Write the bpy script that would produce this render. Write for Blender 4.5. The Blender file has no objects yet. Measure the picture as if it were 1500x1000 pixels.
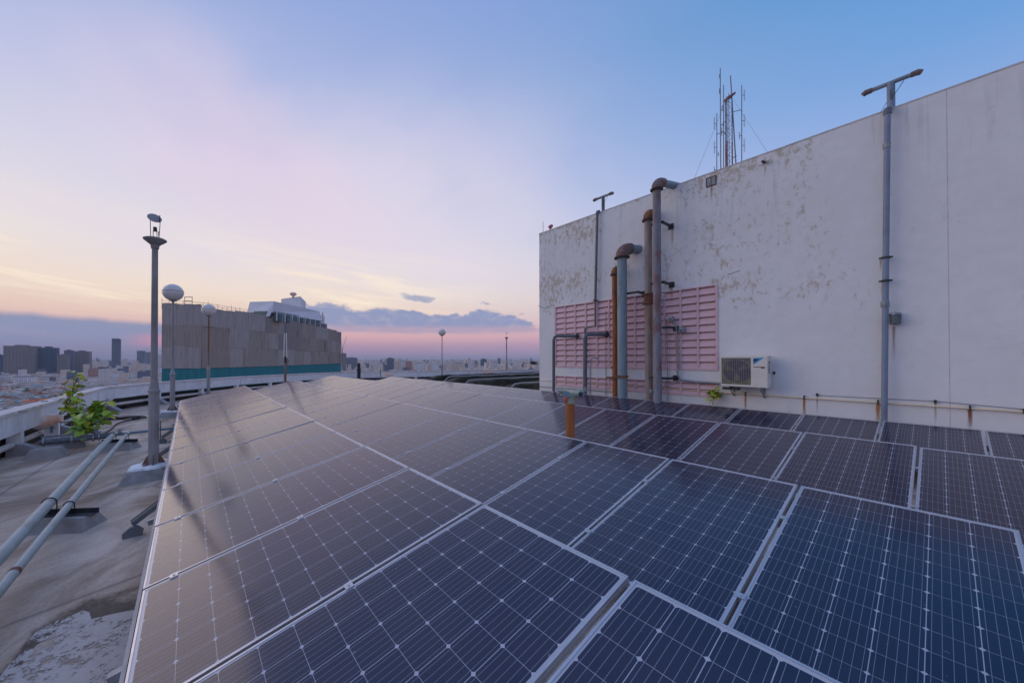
import bpy, math, random
from mathutils import Vector, Matrix, noise as mnoise
random.seed(7)
S = bpy.context.scene
COL = S.collection
R = math.radians
rnd = random.uniform

# ------------------------------------------------------------------ camera
H = 1.85
cam_d = bpy.data.cameras.new('camera')
cam = bpy.data.objects.new('camera', cam_d); COL.objects.link(cam)
cam.location = (0, 0, H)
PITCH = 0.008
cam.rotation_euler = (R(90) + PITCH, 0, 0)
F, CX, CY = 519.22, 645.4, 520.6
cam_d.sensor_width = 36; cam_d.lens = F / 1500 * 36
cam_d.shift_x = (750 - CX) / 1500; cam_d.shift_y = (CY - 500) / 1500
cam_d.clip_start = 0.05; cam_d.clip_end = 60000
S.camera = cam
S.render.engine = 'CYCLES'
S.cycles.use_denoising = True
S.cycles.max_bounces = 6
S.cycles.transparent_max_bounces = 8
S.view_settings.view_transform = 'Standard'
S.view_settings.look = 'None'
S.view_settings.exposure = 0.04
S.view_settings.gamma = 1.0

def lin(r, g, b):
    f = lambda c: ((c / 255) / 12.92 if c / 255 <= .04045 else (((c / 255) + .055) / 1.055) ** 2.4)
    return (f(r), f(g), f(b), 1)

class NT:
    """small helper for building node trees"""
    def __init__(s, tree): s.t = tree; s.n = tree.nodes; s.l = tree.links
    def new(s, typ, **kw):
        n = s.n.new(typ)
        for k, v in kw.items(): setattr(n, k, v)
        return n
    def put(s, sock, v):
        if isinstance(v, bpy.types.NodeSocket): s.l.new(v, sock)
        elif v is not None: sock.default_value = v
    def m(s, op, a=None, b=None, c=None, clamp=False):
        n = s.new('ShaderNodeMath', operation=op, use_clamp=clamp)
        for i, v in enumerate((a, b, c)): s.put(n.inputs[i], v)
        return n.outputs[0]
    def step(s, x, a, b, lo=0.0, hi=1.0):
        n = s.new('ShaderNodeMapRange', interpolation_type='SMOOTHSTEP')
        s.put(n.inputs['Value'], x)
        for k, v in (('From Min', a), ('From Max', b), ('To Min', lo), ('To Max', hi)): s.put(n.inputs[k], v)
        return n.outputs[0]
    def comb(s, x, y, z):
        n = s.new('ShaderNodeCombineXYZ')
        for i, v in enumerate((x, y, z)): s.put(n.inputs[i], v)
        return n.outputs[0]
    def noise(s, vec, scale=1., detail=4., rough=.5, dist=0.):
        n = s.new('ShaderNodeTexNoise')
        s.put(n.inputs['Vector'], vec); s.put(n.inputs['Scale'], scale)
        n.inputs['Detail'].default_value = detail; n.inputs['Roughness'].default_value = rough
        n.inputs['Distortion'].default_value = dist
        return n.outputs['Fac']
    def mix(s, f, a, b):
        n = s.new('ShaderNodeMix', data_type='RGBA')
        s.put(n.inputs[0], f); s.put(n.inputs[6], a); s.put(n.inputs[7], b)
        return n.outputs[2]
    def ramp(s, f, stops):
        n = s.new('ShaderNodeValToRGB'); cr = n.color_ramp
        while len(cr.elements) < len(stops): cr.elements.new(0.5)
        for e, (p, c) in zip(cr.elements, stops): e.position = p; e.color = c
        s.put(n.inputs[0], f)
        return n.outputs[0]

# ------------------------------------------------------------------ world: dusk sky with clouds
W = bpy.data.worlds.new('World'); S.world = W; W.use_nodes = True
W.node_tree.nodes.clear()
w = NT(W.node_tree)
tc = w.new('ShaderNodeTexCoord').outputs['Generated']
sp = w.new('ShaderNodeSeparateXYZ'); w.l.new(tc, sp.inputs[0])
dx, dy, dz = sp.outputs
el = w.m('MULTIPLY', w.m('ARCSINE', dz), 180 / math.pi)                # elevation in degrees
az = w.m('MULTIPLY', w.m('ARCTAN2', dx, dy), 180 / math.pi)            # degrees to the right of north
e01 = w.m('DIVIDE', w.m('MAXIMUM', el, 0.0), 90.0)
GAZ = -50.0                                                            # where the sun has gone down
dcos = w.m('COSINE', w.m('MULTIPLY', w.m('SUBTRACT', az, GAZ), math.pi / 180))
t = w.step(dcos, .96, -0.48)
t2 = w.step(dcos, -.42, -.95)
def st(l): return [(d / 90, lin(*c)) for d, c in l]
rg = w.ramp(e01, st([(0, (142, 134, 164)), (1.6, (168, 144, 172)), (3.2, (204, 164, 176)), (5.5, (228, 198, 188)), (9, (238, 220, 206)), (14, (232, 223, 222)), (20, (216, 213, 228)),
                     (28, (192, 196, 227)), (37, (162, 178, 222)), (50, (136, 160, 216)), (90, (116, 146, 208))]))
rr = w.ramp(e01, st([(0, (140, 138, 172)), (2.5, (180, 152, 184)), (6, (186, 178, 214)), (12, (172, 182, 224)), (20, (142, 171, 224)), (28, (106, 157, 216)), (38, (76, 144, 204)),
                     (60, (92, 140, 204)), (90, (116, 146, 208))]))
ro = w.ramp(e01, st([(0, (168, 152, 180)), (6, (198, 172, 196)), (14, (192, 182, 210)), (28, (164, 176, 214)), (50, (138, 162, 212)), (90, (120, 148, 208))]))   # rosy belt opposite the sunset
base = w.mix(t2, w.mix(t, rg, rr), ro)
# long cirrus streaks, in degrees
sl = w.m('ADD', el, w.m('MULTIPLY', az, 0.10))
ci = w.noise(w.comb(w.m('MULTIPLY', az, 0.035), w.m('MULTIPLY', sl, 0.42), 3.1), 1.0, 6, .58, .5)
ci = w.step(ci, .46, .66)
ci = w.m('MULTIPLY', ci, w.m('MULTIPLY', w.step(el, 4.5, 8), w.step(el, 19, 12)))
ci = w.m('MULTIPLY', ci, w.step(az, 12, -12))
base = w.mix(w.m('MULTIPLY', ci, .8), base, lin(252, 236, 212))
# broad soft rosy veil
ve = w.noise(w.comb(w.m('MULTIPLY', az, .028), w.m('MULTIPLY', el, .045), 9.7), 1.0, 5, .5, .3)
ve = w.m('MULTIPLY', w.step(ve, .36, .62), w.m('MULTIPLY', w.step(el, 7, 15), w.step(el, 44, 24)))
ve = w.m('MULTIPLY', ve, w.m('MULTIPLY', w.step(az, 36, -8), w.step(az, -56, -36)))
base = w.mix(w.m('MULTIPLY', ve, .72), base, lin(224, 214, 230))
# rosy patch left of the middle
qp = w.m('ADD', w.m('POWER', w.m('DIVIDE', w.m('ADD', w.m('ADD', az, 27), w.m('MULTIPLY', w.m('SUBTRACT', el, 24), .7)), 17.0), 2.0), w.m('POWER', w.m('DIVIDE', w.m('SUBTRACT', el, 24), 14.0), 2.0))
qn = w.noise(w.comb(w.m('MULTIPLY', az, .05), w.m('MULTIPLY', el, .07), 12.0), 1.0, 4, .5)
base = w.mix(w.m('MULTIPLY', w.step(w.m('ADD', qp, w.m('MULTIPLY', qn, .8)), 1.7, .1), .45), base, lin(232, 208, 226))
# grey-blue bank low on the left
edge = w.m('MULTIPLY', w.m('SUBTRACT', w.noise(w.comb(w.m('MULTIPLY', az, .12), 0.0, 5.5), 1.0, 5, .55), .5), 2.2)
bank = w.step(w.m('SUBTRACT', el, edge), 5.0, 4.1)
bank = w.m('MULTIPLY', bank, w.step(az, -24.5, -29))
bank = w.m('MULTIPLY', bank, w.step(w.noise(w.comb(w.m('MULTIPLY', az, .08), w.m('MULTIPLY', el, .6), 8.8), 1.0, 4, .5), .2, .5, .8, 1.0))
bank = w.m('MULTIPLY', bank, w.step(az, -150, -100))
gap = w.noise(w.comb(w.m('MULTIPLY', az, .09), w.m('MULTIPLY', el, .8), 1.3), 1.0, 3, .5)
glow = w.m('MULTIPLY', w.step(az, -43, -38), w.m('MULTIPLY', w.step(el, 1.0, 2.0), w.step(el, 3.6, 2.4)))
bankc = w.mix(w.step(el, .0, 3.0), lin(132, 128, 160), lin(134, 146, 180))
bankc = w.mix(w.m('MULTIPLY', glow, .55), bankc, lin(226, 142, 164))
base = w.mix(w.m('MULTIPLY', bank, .93), base, bankc)
# cloud bar in the middle
n2 = w.noise(w.comb(w.m('MULTIPLY', az, .11), w.m('MULTIPLY', el, .30), 4.4), 1.0, 7, .58, .3)
up = w.m('ADD', 7.7, w.m('MULTIPLY', w.m('SUBTRACT', n2, .47), 11.0))
up = w.m('SUBTRACT', up, w.m('MULTIPLY', w.step(az, 2, 18), 2.2))
c2 = w.m('MULTIPLY', w.step(w.m('SUBTRACT', el, up), .45, -.45), w.step(w.m('ADD', el, w.m('MULTIPLY', n2, 1.2)), 4.3, 5.1))
c2 = w.m('MULTIPLY', c2, w.m('MULTIPLY', w.step(az, -26, -20), w.step(az, 22, 13)))
n3 = w.noise(w.comb(w.m('MULTIPLY', az, .45), w.m('MULTIPLY', el, .9), 7.2), 1.0, 5, .6, .3)
q3 = w.m('ADD', w.m('POWER', w.m('DIVIDE', w.m('ADD', az, 3.5), 3.6), 2.0), w.m('POWER', w.m('DIVIDE', w.m('ADD', w.m('SUBTRACT', el, 9.6), w.m('MULTIPLY', w.m('ADD', az, 3.5), .16)), .9), 2.0))
c3 = w.step(w.m('ADD', q3, w.m('MULTIPLY', n3, 2.2)), 1.9, 1.2)
c2 = w.m('MAXIMUM', c2, w.m('MULTIPLY', c3, .8))
c2 = w.m('MULTIPLY', c2, w.step(n3, .12, .55, .62, 1.0))
base = w.mix(w.m('MULTIPLY', c2, .9), base, lin(132, 147, 188))
# rosy strip below it
rs = w.m('MULTIPLY', w.m('MULTIPLY', w.step(el, 2.2, 3.8), w.step(el, 5.6, 4.6)), w.m('MULTIPLY', w.step(az, -26, -16), w.step(az, 34, 16)))
base = w.mix(w.m('MULTIPLY', rs, .4), base, lin(218, 172, 178))
bg = w.new('ShaderNodeBackground'); w.l.new(base, bg.inputs[0]); bg.inputs[1].default_value = 1.0
wo = w.new('ShaderNodeOutputWorld'); w.l.new(bg.outputs[0], wo.inputs[0])

# the last warm light, very soft, from the bright part of the sky
sd = bpy.data.lights.new('sun', 'SUN'); sd.energy = 0.58; sd.angle = R(54); sd.color = (1.0, .75, .58)
so = bpy.data.objects.new('sun', sd); COL.objects.link(so)
so.rotation_euler = Vector((-math.sin(R(71)), math.cos(R(71)), .36)).to_track_quat('Z', 'Y').to_euler()

# ------------------------------------------------------------------ picture <-> place
A = 0.6173                                   # heading of the panel rows and the wall
U = Vector((math.cos(A), math.sin(A), 0)); V = Vector((-math.sin(A), math.cos(A), 0)); Z = Vector((0, 0, 1))
C0 = Vector((0, 0, H))
def ray(x, y):
    a, b = (x - CX) / F, (CY - y) / F
    return Vector((a, math.cos(PITCH) - b * math.sin(PITCH), math.sin(PITCH) + b * math.cos(PITCH)))
def at_z(x, y, z): r = ray(x, y); return C0 + r * ((z - H) / r.z)
def at_d(x, y, d): r = ray(x, y); return C0 + r * (d / r.y)
def at_u(x, y, u): r = ray(x, y); return C0 + r * (u / r.dot(U))
def uv(u, v, z=0.0): return U * u + V * v + Z * z
WU = 10.85                                   # distance of the white wall
def wp(x, y, off=0.0): return at_u(x, y, WU - off)
def wvz(x, y, off=0.0): p = wp(x, y, off); return p.dot(V), p.z

# ------------------------------------------------------------------ materials
def material(name, color, rough=.6, metal=0., var=0., vscale=3., c2=None, lo=.45, hi=.65, bump=0., bscale=40., stretch=(1, 1, 1), spec=.5, detail=6., extra=None, coord='Object'):
    m = bpy.data.materials.new(name); m.use_nodes = True
    n = NT(m.node_tree); b = n.n['Principled BSDF']
    co = n.new('ShaderNodeTexCoord').outputs[coord]
    if stretch != (1, 1, 1):
        mp = n.new('ShaderNodeMapping'); mp.inputs['Scale'].default_value = stretch
        n.l.new(co, mp.inputs[0]); co = mp.outputs[0]
    c = tuple(color[:3]) + (1,)
    cs = None
    if c2 is not None:
        f = n.step(n.noise(co, vscale, detail, .6, .2), lo, hi)
        cs = n.mix(f, c, tuple(c2[:3]) + (1,))
    if var:
        f = n.noise(co, vscale * 2.7, 5, .6)
        v = n.step(f, .25, .75, 1 - var, 1 + var)
        hsv = n.new('ShaderNodeHueSaturation'); n.put(hsv.inputs['Value'], v); n.put(hsv.inputs['Color'], cs if cs else c)
        cs = hsv.outputs[0]
    if extra: cs = extra(n, co, cs if cs else c)
    n.put(b.inputs['Base Color'], cs if cs is not None else c)
    b.inputs['Roughness'].default_value = rough; b.inputs['Metallic'].default_value = metal
    b.inputs['Specular IOR Level'].default_value = spec
    if bump:
        bn = n.new('ShaderNodeBump'); bn.inputs['Strength'].default_value = bump; bn.inputs['Distance'].default_value = .007
        n.put(bn.inputs['Height'], n.noise(co, bscale, 6, .6)); n.l.new(bn.outputs[0], b.inputs['Normal'])
    return m

M = {}
M['alu'] = material('aluminium', (.56, .57, .60), .38, .75, var=.08, vscale=4)
M['alu_dull'] = material('dull_aluminium', (.36, .37, .39), .5, .6, var=.12, vscale=4)
M['galv'] = material('galvanised_steel', (.30, .33, .36), .5, .35, var=.16, vscale=5, c2=(.22, .25, .28), bump=.1)
M['dark_galv'] = material('dark_galvanised_steel', (.16, .185, .20), .55, .3, var=.15, vscale=6)
M['pipe_paint'] = material('grey_green_pipe_paint', (.29, .35, .36), .5, 0, var=.1, vscale=3, c2=(.24, .26, .24), lo=.55, hi=.75, bump=.15, bscale=30)
M['blue_pipe'] = material('weathered_blue_grey_pipe_paint', (.21, .29, .33), .55, 0, var=.12, vscale=2.2, c2=(.17, .12, .11), lo=.52, hi=.66, bump=.2, bscale=25, stretch=(1, 1, .35))
M['red_pipe'] = material('grey_pipe_with_red_primer', (.20, .21, .25), .6, 0, var=.15, vscale=2.6, c2=(.17, .085, .08), lo=.5, hi=.66, bump=.25, bscale=25, stretch=(1, 1, .35))
M['rust'] = material('rusted_steel', (.19, .08, .045), .9, 0, var=.35, vscale=7, c2=(.10, .06, .045), bump=.5, bscale=30)
M['rust_ochre'] = material('ochre_rust', (.27, .12, .05), .9, 0, var=.3, vscale=7, c2=(.15, .075, .05), bump=.5)
M['rust_orange'] = material('orange_rust_pipe', (.33, .12, .04), .8, 0, var=.2, vscale=3, c2=(.20, .05, .03), lo=.45, hi=.7, bump=.25, bscale=25, stretch=(1, 1, .3))
M['rust_dark'] = material('dark_rust', (.085, .055, .045), .9, 0, var=.3, vscale=7)
M['brown_pipe'] = material('brown_grey_pipe_paint', (.25, .21, .19), .6, 0, var=.2, vscale=3, c2=(.24, .14, .10), lo=.48, hi=.66, bump=.2, stretch=(1, 1, .3))
M['dark_steel'] = material('dark_steel', (.045, .05, .055), .6, .3, var=.2, vscale=6)
M['mid_pipe'] = material('dark_grey_pipe', (.12, .14, .17), .55, 0, var=.15, vscale=4, bump=.1)
M['blue_thin'] = material('pale_blue_tube', (.16, .27, .38), .5, 0, var=.1)
M['blue_pvc'] = material('blue_pvc_pipe', (.10, .22, .30), .45, 0, var=.15, vscale=3, c2=(.12, .17, .2))
M['blue_conduit'] = material('slate_blue_conduit', (.20, .26, .36), .5, 0, var=.06, vscale=2, c2=(.16, .20, .26), lo=.5, hi=.7)
M['beige_pipe'] = material('beige_pipe', (.78, .64, .44), .6, 0, var=.1, vscale=3)
M['pink'] = material('faded_pink_concrete', (.72, .50, .53), .8, 0, var=.07, vscale=2, c2=(.60, .38, .40), lo=.52, hi=.75, bump=.2, bscale=30)
M['white_metal'] = material('cream_white_sheet_metal', (.70, .68, .62), .45, 0, var=.05, vscale=2)
M['dark_slot'] = material('dark_opening', (.012, .012, .014), .9)
M['black'] = material('black_rubber', (.02, .02, .022), .6, var=.3)
M['hose'] = material('brown_rubber_hose', (.045, .025, .022), .6, var=.2)
M['globe'] = material('opal_plastic_globe', (.70, .68, .64), .35, 0, var=.06, vscale=2)
M['pole'] = material('weathered_grey_pole_paint', (.29, .285, .28), .6, 0, var=.12, vscale=3, c2=(.20, .19, .18), lo=.5, hi=.7, bump=.1, stretch=(1, 1, .3))
M['pole_rusty'] = material('rust_streaked_pole', (.20, .18, .17), .7, 0, var=.2, vscale=5, c2=(.22, .09, .04), lo=.42, hi=.6, stretch=(1, 1, .25))
M['head_brown'] = material('brown_grey_lamp_head', (.17, .12, .10), .7, 0, var=.25, vscale=9)
M['teal'] = material('dusty_teal', (.07, .19, .2), .6, var=.2)
M['concrete'] = material('grey_concrete', (.36, .34, .325), .9, 0, var=.12, vscale=3, c2=(.28, .255, .24), bump=.35, bscale=25)
M['white_paint'] = material('rough_white_paint', (.85, .85, .85), .8, 0, var=.1, vscale=8, c2=(.42, .42, .44), lo=.55, hi=.7, bump=.6, bscale=30)
M['valve'] = material('pale_green_valve_paint', (.34, .42, .32), .5, 0, var=.12, vscale=8, c2=(.24, .30, .23))
M['floodlight'] = material('sun_bleached_beige_plastic', (.85, .52, .36), .6, 0, var=.12, vscale=7, c2=(.8, .76, .72), lo=.45, hi=.6)
M['leaf'] = material('green_leaf', (.34, .50, .05), .5, 0, var=.3, vscale=6)
M['leaf_dark'] = material('deep_green_leaf', (.16, .33, .04), .5, 0, var=.3, vscale=6)
M['leaf_yellow'] = material('yellow_green_leaf', (.52, .50, .05), .5, 0, var=.2, vscale=6)
for k in ('leaf', 'leaf_dark', 'leaf_yellow'):
    b = M[k].node_tree.nodes['Principled BSDF']; b.inputs['Subsurface Weight'].default_value = 0.0
M['twig'] = material('green_brown_twig', (.12, .11, .05), .7)
M['red_lamp'] = material('faded_red_lens', (.42, .12, .10), .4)
M['red_mast'] = material('red_mast_paint', (.24, .085, .08), .6)
M['mast_grey'] = material('grey_mast_paint', (.22, .22, .25), .6)
M['roof_edge'] = material('dark_stained_wall_coping', (.24, .24, .26), .8, var=.15)
M['coping_edge'] = material('pale_coping', (.52, .51, .51), .85, var=.2, vscale=3)
M['elbow'] = material('red_primed_elbow', (.19, .16, .155), .75, 0, var=.25, vscale=6, c2=(.20, .075, .055), lo=.45, hi=.6, bump=.3)
M['tarp'] = material('dark_mossy_sheeting', (.030, .030, .022), .75, 0, var=.4, vscale=.8, c2=(.065, .06, .042), lo=.45, hi=.65, bump=.5, bscale=5, spec=.15)
M['pale_pipe'] = material('pale_grey_pipe', (.42, .42, .42), .5)
M['logo_blue'] = material('sky_blue_print', (.03, .33, .62), .5)
M['logo_navy'] = material('navy_print', (.01, .03, .10), .5)
M['print_brown'] = material('dark_red_print', (.14, .04, .03), .5)

# parapet paint: chalky white with grime
def grime(n, co, c):
    f = n.noise(co, 1.3, 6, .6, .3)
    c = n.mix(n.m('MULTIPLY', n.step(f, .48, .72), .4), c, (.46, .46, .46, 1))
    sx = n.new('ShaderNodeMapping'); sx.inputs['Scale'].default_value = (7, 7, .8); n.l.new(co, sx.inputs[0])
    g = n.noise(sx.outputs[0], 1., 6, .65)
    return n.mix(n.m('MULTIPLY', n.step(g, .55, .8), .35), c, (.17, .17, .17, 1))
M['parapet'] = material('chalky_white_parapet_paint', (.74, .75, .77), .85, 0, var=.08, vscale=2, bump=.25, bscale=20, extra=grime)
M['parapet_top'] = material('weathered_parapet_top', (.62, .58, .56), .85, 0, var=.12, vscale=2, c2=(.30, .27, .26), lo=.55, hi=.75, bump=.3, bscale=20)
M['foot'] = material('weathered_grey_foot', (.34, .34, .36), .85, 0, var=.12, vscale=3, bump=.3)

# roof deck: brown-grey waterproofed concrete, worn, stained, streaked along the building
def deck(n, co, c):
    mp = n.new('ShaderNodeMapping'); mp.inputs['Rotation'].default_value = (0, 0, -A - .28); mp.inputs['Scale'].default_value = (1.1, .42, 1)
    n.l.new(co, mp.inputs[0])
    a = n.noise(mp.outputs[0], 1.6, 8, .66, .6)
    c = n.mix(n.step(a, .34, .64), (.36, .25, .18, 1), (.76, .61, .49, 1))
    b = n.noise(co, .75, 5, .6, .8)
    c = n.mix(n.m('MULTIPLY', n.step(b, .52, .70), .75), c, (.24, .185, .15, 1))
    d = n.noise(co, 9., 7, .7)
    c = n.mix(n.m('MULTIPLY', n.step(d, .55, .75), .35), c, (.74, .64, .54, 1))
    e = n.noise(co, .5, 4, .5, 1.5)
    c = n.mix(n.m('MULTIPLY', n.step(e, .56, .66), .45), c, (.50, .37, .26, 1))
    g = n.noise(co, 55., 5, .75)
    c = n.mix(n.step(g, .35, .7, 0, .35), c, (.20, .16, .14, 1))
    v = n.new('ShaderNodeTexVoronoi', feature='DISTANCE_TO_EDGE'); v.inputs['Scale'].default_value = .35; n.l.new(co, v.inputs['Vector'])
    c = n.mix(n.step(v.outputs['Distance'], .012, .0, 0, .55), c, (.12, .10, .10, 1))
    return c
M['deck'] = material('stained_roof_concrete', (.2, .17, .15), .8, bump=.45, bscale=30, extra=deck)

# white wall: peeling and stained paint; object space is (v, out, z)
def wallx(n, co, c):
    sp = n.new('ShaderNodeSeparateXYZ'); n.l.new(co, sp.inputs[0]); v, _, z = sp.outputs
    soft = n.noise(co, .5, 5, .6)
    c = n.mix(n.m('MULTIPLY', n.step(soft, .4, .7), .35), c, (.68, .665, .65, 1))
    # peeling flakes, denser at the far end and under the top edge
    reg = n.m('ADD', n.m('MULTIPLY', n.step(v, 4.4, 8.2), .10), n.m('MULTIPLY', n.m('MULTIPLY', n.step(v, .2, 2.2), n.step(v, 6.2, 3.6)), .085))
    reg = n.m('ADD', reg, n.m('MULTIPLY', n.step(z, 5.4, 6.5), .018))
    reg = n.m('MULTIPLY', reg, n.step(z, 2.2, 4.2))
    big = n.noise(co, .8, 3, .5, .4); mq = n.new('ShaderNodeMapping'); mq.inputs['Scale'].default_value = (1, 1, .6); n.l.new(co, mq.inputs[0]); fine = n.noise(mq.outputs[0], 8.5, 9, .72, .1)
    s = n.m('ADD', n.m('ADD', n.m('MULTIPLY', big, .34), n.m('MULTIPLY', fine, .66)), reg)
    peel = n.step(s, .620, .655)
    tone = n.mix(n.noise(co, 7, 4, .6), (.36, .30, .21, 1), (.56, .50, .41, 1))
    c = n.mix(n.m('MULTIPLY', peel, .72), c, tone)
    halo = n.step(s, .56, .65)
    c = n.mix(n.m('MULTIPLY', halo, .22), c, (.50, .44, .35, 1))
    # rain streaks from the top edge
    mp = n.new('ShaderNodeMapping'); mp.inputs['Scale'].default_value = (5.5, 1, .35); n.l.new(co, mp.inputs[0])
    g = n.noise(mp.outputs[0], 1.2, 6, .6)
    g = n.m('MULTIPLY', n.step(g, .54, .74), n.step(z, 3.8, 6.5))
    c = n.mix(n.m('MULTIPLY', g, .32), c, (.23, .22, .21, 1))
    # hairline joints between the plaster fields
    return c
M['wall'] = material('white_wall_paint_peeling', (.76, .77, .785), .85, 0, var=.04, vscale=1.4, bump=.22, bscale=38, extra=wallx)

# rust runs: thin sheets whose rust fades out
def streak_mat(name, col, dens=1.0):
    m = bpy.data.materials.new(name); m.use_nodes = True; n = NT(m.node_tree); b = n.n['Principled BSDF']
    b.inputs['Base Color'].default_value = col; b.inputs['Roughness'].default_value = .9
    u = n.new('ShaderNodeUVMap').outputs[0]; sp = n.new('ShaderNodeSeparateXYZ'); n.l.new(u, sp.inputs[0])
    ax = n.m('ABSOLUTE', n.m('SUBTRACT', sp.outputs[0], .5))
    co = n.new('ShaderNodeTexCoord').outputs['Object']
    mpp = n.new('ShaderNodeMapping'); mpp.inputs['Scale'].default_value = (2.5, 1, .35); n.l.new(co, mpp.inputs[0]); nz = n.m('MULTIPLY', n.m('SUBTRACT', n.noise(mpp.outputs[0], 16, 5, .65), .5), .9)
    f = n.m('MULTIPLY', n.step(n.m('ADD', ax, nz), .5, .12), n.step(n.m('ADD', sp.outputs[1], n.m('MULTIPLY', nz, .5)), 0.0, 1.0))
    n.put(b.inputs['Alpha'], n.m('MULTIPLY', f, dens, clamp=True))
    return m
M['streak'] = streak_mat('rust_run', (.48, .20, .05, 1), .85)
M['streak_dark'] = streak_mat('dark_rust_run', (.28, .10, .04, 1), .9)
M['streak_faint'] = streak_mat('faint_rust_run', (.36, .20, .11, 1), .5)
def patch_alpha():
    m = bpy.data.materials.new('flaking_white_roof_paint'); m.use_nodes = True; n = NT(m.node_tree); b = n.n['Principled BSDF']
    co = n.new('ShaderNodeTexCoord').outputs['Object']
    a = n.noise(co, 15, 10, .82, .2); g = n.noise(co, 1.5, 4, .6)
    n.put(b.inputs['Base Color'], n.mix(n.noise(co, 14, 5, .7), (.42, .37, .33, 1), (.62, .56, .51, 1)))
    b.inputs['Roughness'].default_value = .85
    n.put(b.inputs['Alpha'], n.step(n.m('ADD', n.m('MULTIPLY', a, .6), n.m('MULTIPLY', g, .4)), .545, .51))
    return m
M['flake'] = patch_alpha()

# solar laminate: blue-black cells under slightly textured glass
GLASS_ROUGH = .15
SHEEN = .6                                  # dust film at grazing angles, raised and tinted to imitate the sunset reflection
def cell_mat():
    m = bpy.data.materials.new('solar_cell_under_glass'); m.use_nodes = True; n = NT(m.node_tree); b = n.n['Principled BSDF']
    uvn = n.new('ShaderNodeUVMap').outputs[0]; sp = n.new('ShaderNodeSeparateXYZ'); n.l.new(uvn, sp.inputs[0])
    k = n.m('ABSOLUTE', n.m('SUBTRACT', n.m('FRACT', n.m('MULTIPLY', sp.outputs[1], 5.0)), .5))
    bus = n.step(k, .036, .022)
    oi = n.new('ShaderNodeObjectInfo').outputs['Random']
    geo = n.new('ShaderNodeTexCoord').outputs['Object']
    nz = n.noise(geo, 2.2, 3, .6)
    mott = n.noise(geo, 260., 2, .5)
    c = n.mix(nz, (.0028, .0050, .034, 1), (.0048, .0060, .032, 1))
    c = n.mix(n.m('MULTIPLY', oi, .6), c, (.010, .010, .040, 1))
    c = n.mix(n.m('MULTIPLY', n.step(mott, .45, .75), .25), c, (.014, .016, .045, 1))
    c = n.mix(bus, c, (.22, .23, .30, 1))
    pos = n.new('ShaderNodeNewGeometry').outputs['Position']
    du = n.m('MULTIPLY', n.step(n.noise(pos, 1.1, 7, .65, .4), .38, .72), .06)
    sp_ = n.step(n.noise(pos, 26., 2, .5), .745, .77, 0, .45)
    c = n.mix(n.m('ADD', du, sp_, clamp=True), c, (.22, .20, .20, 1))
    n.put(b.inputs['Base Color'], c)
    n.put(b.inputs['Roughness'], n.m('ADD', GLASS_ROUGH - .015, n.m('MULTIPLY', du, .7))); b.inputs['IOR'].default_value = 1.65
    b.inputs['Sheen Weight'].default_value = SHEEN; b.inputs['Sheen Roughness'].default_value = .22; b.inputs['Sheen Tint'].default_value = (.95, .83, .84, 1)
    bn = n.new('ShaderNodeBump'); bn.inputs['Strength'].default_value = .03; bn.inputs['Distance'].default_value = .01
    n.put(bn.inputs['Height'], n.noise(geo, 3.0, 2, .5)); n.l.new(bn.outputs[0], b.inputs['Normal'])
    return m
M['cell'] = cell_mat()
M['backsheet'] = material('white_backsheet_under_glass', (.46, .47, .52), GLASS_ROUGH, 0, var=.03)
for _k, _v in (('Sheen Weight', SHEEN), ('Sheen Roughness', .22), ('Sheen Tint', (.95, .83, .84, 1))): M['backsheet'].node_tree.nodes['Principled BSDF'].inputs[_k].default_value = _v
M['backsheet'].node_tree.nodes['Principled BSDF'].inputs['IOR'].default_value = 1.65

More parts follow.
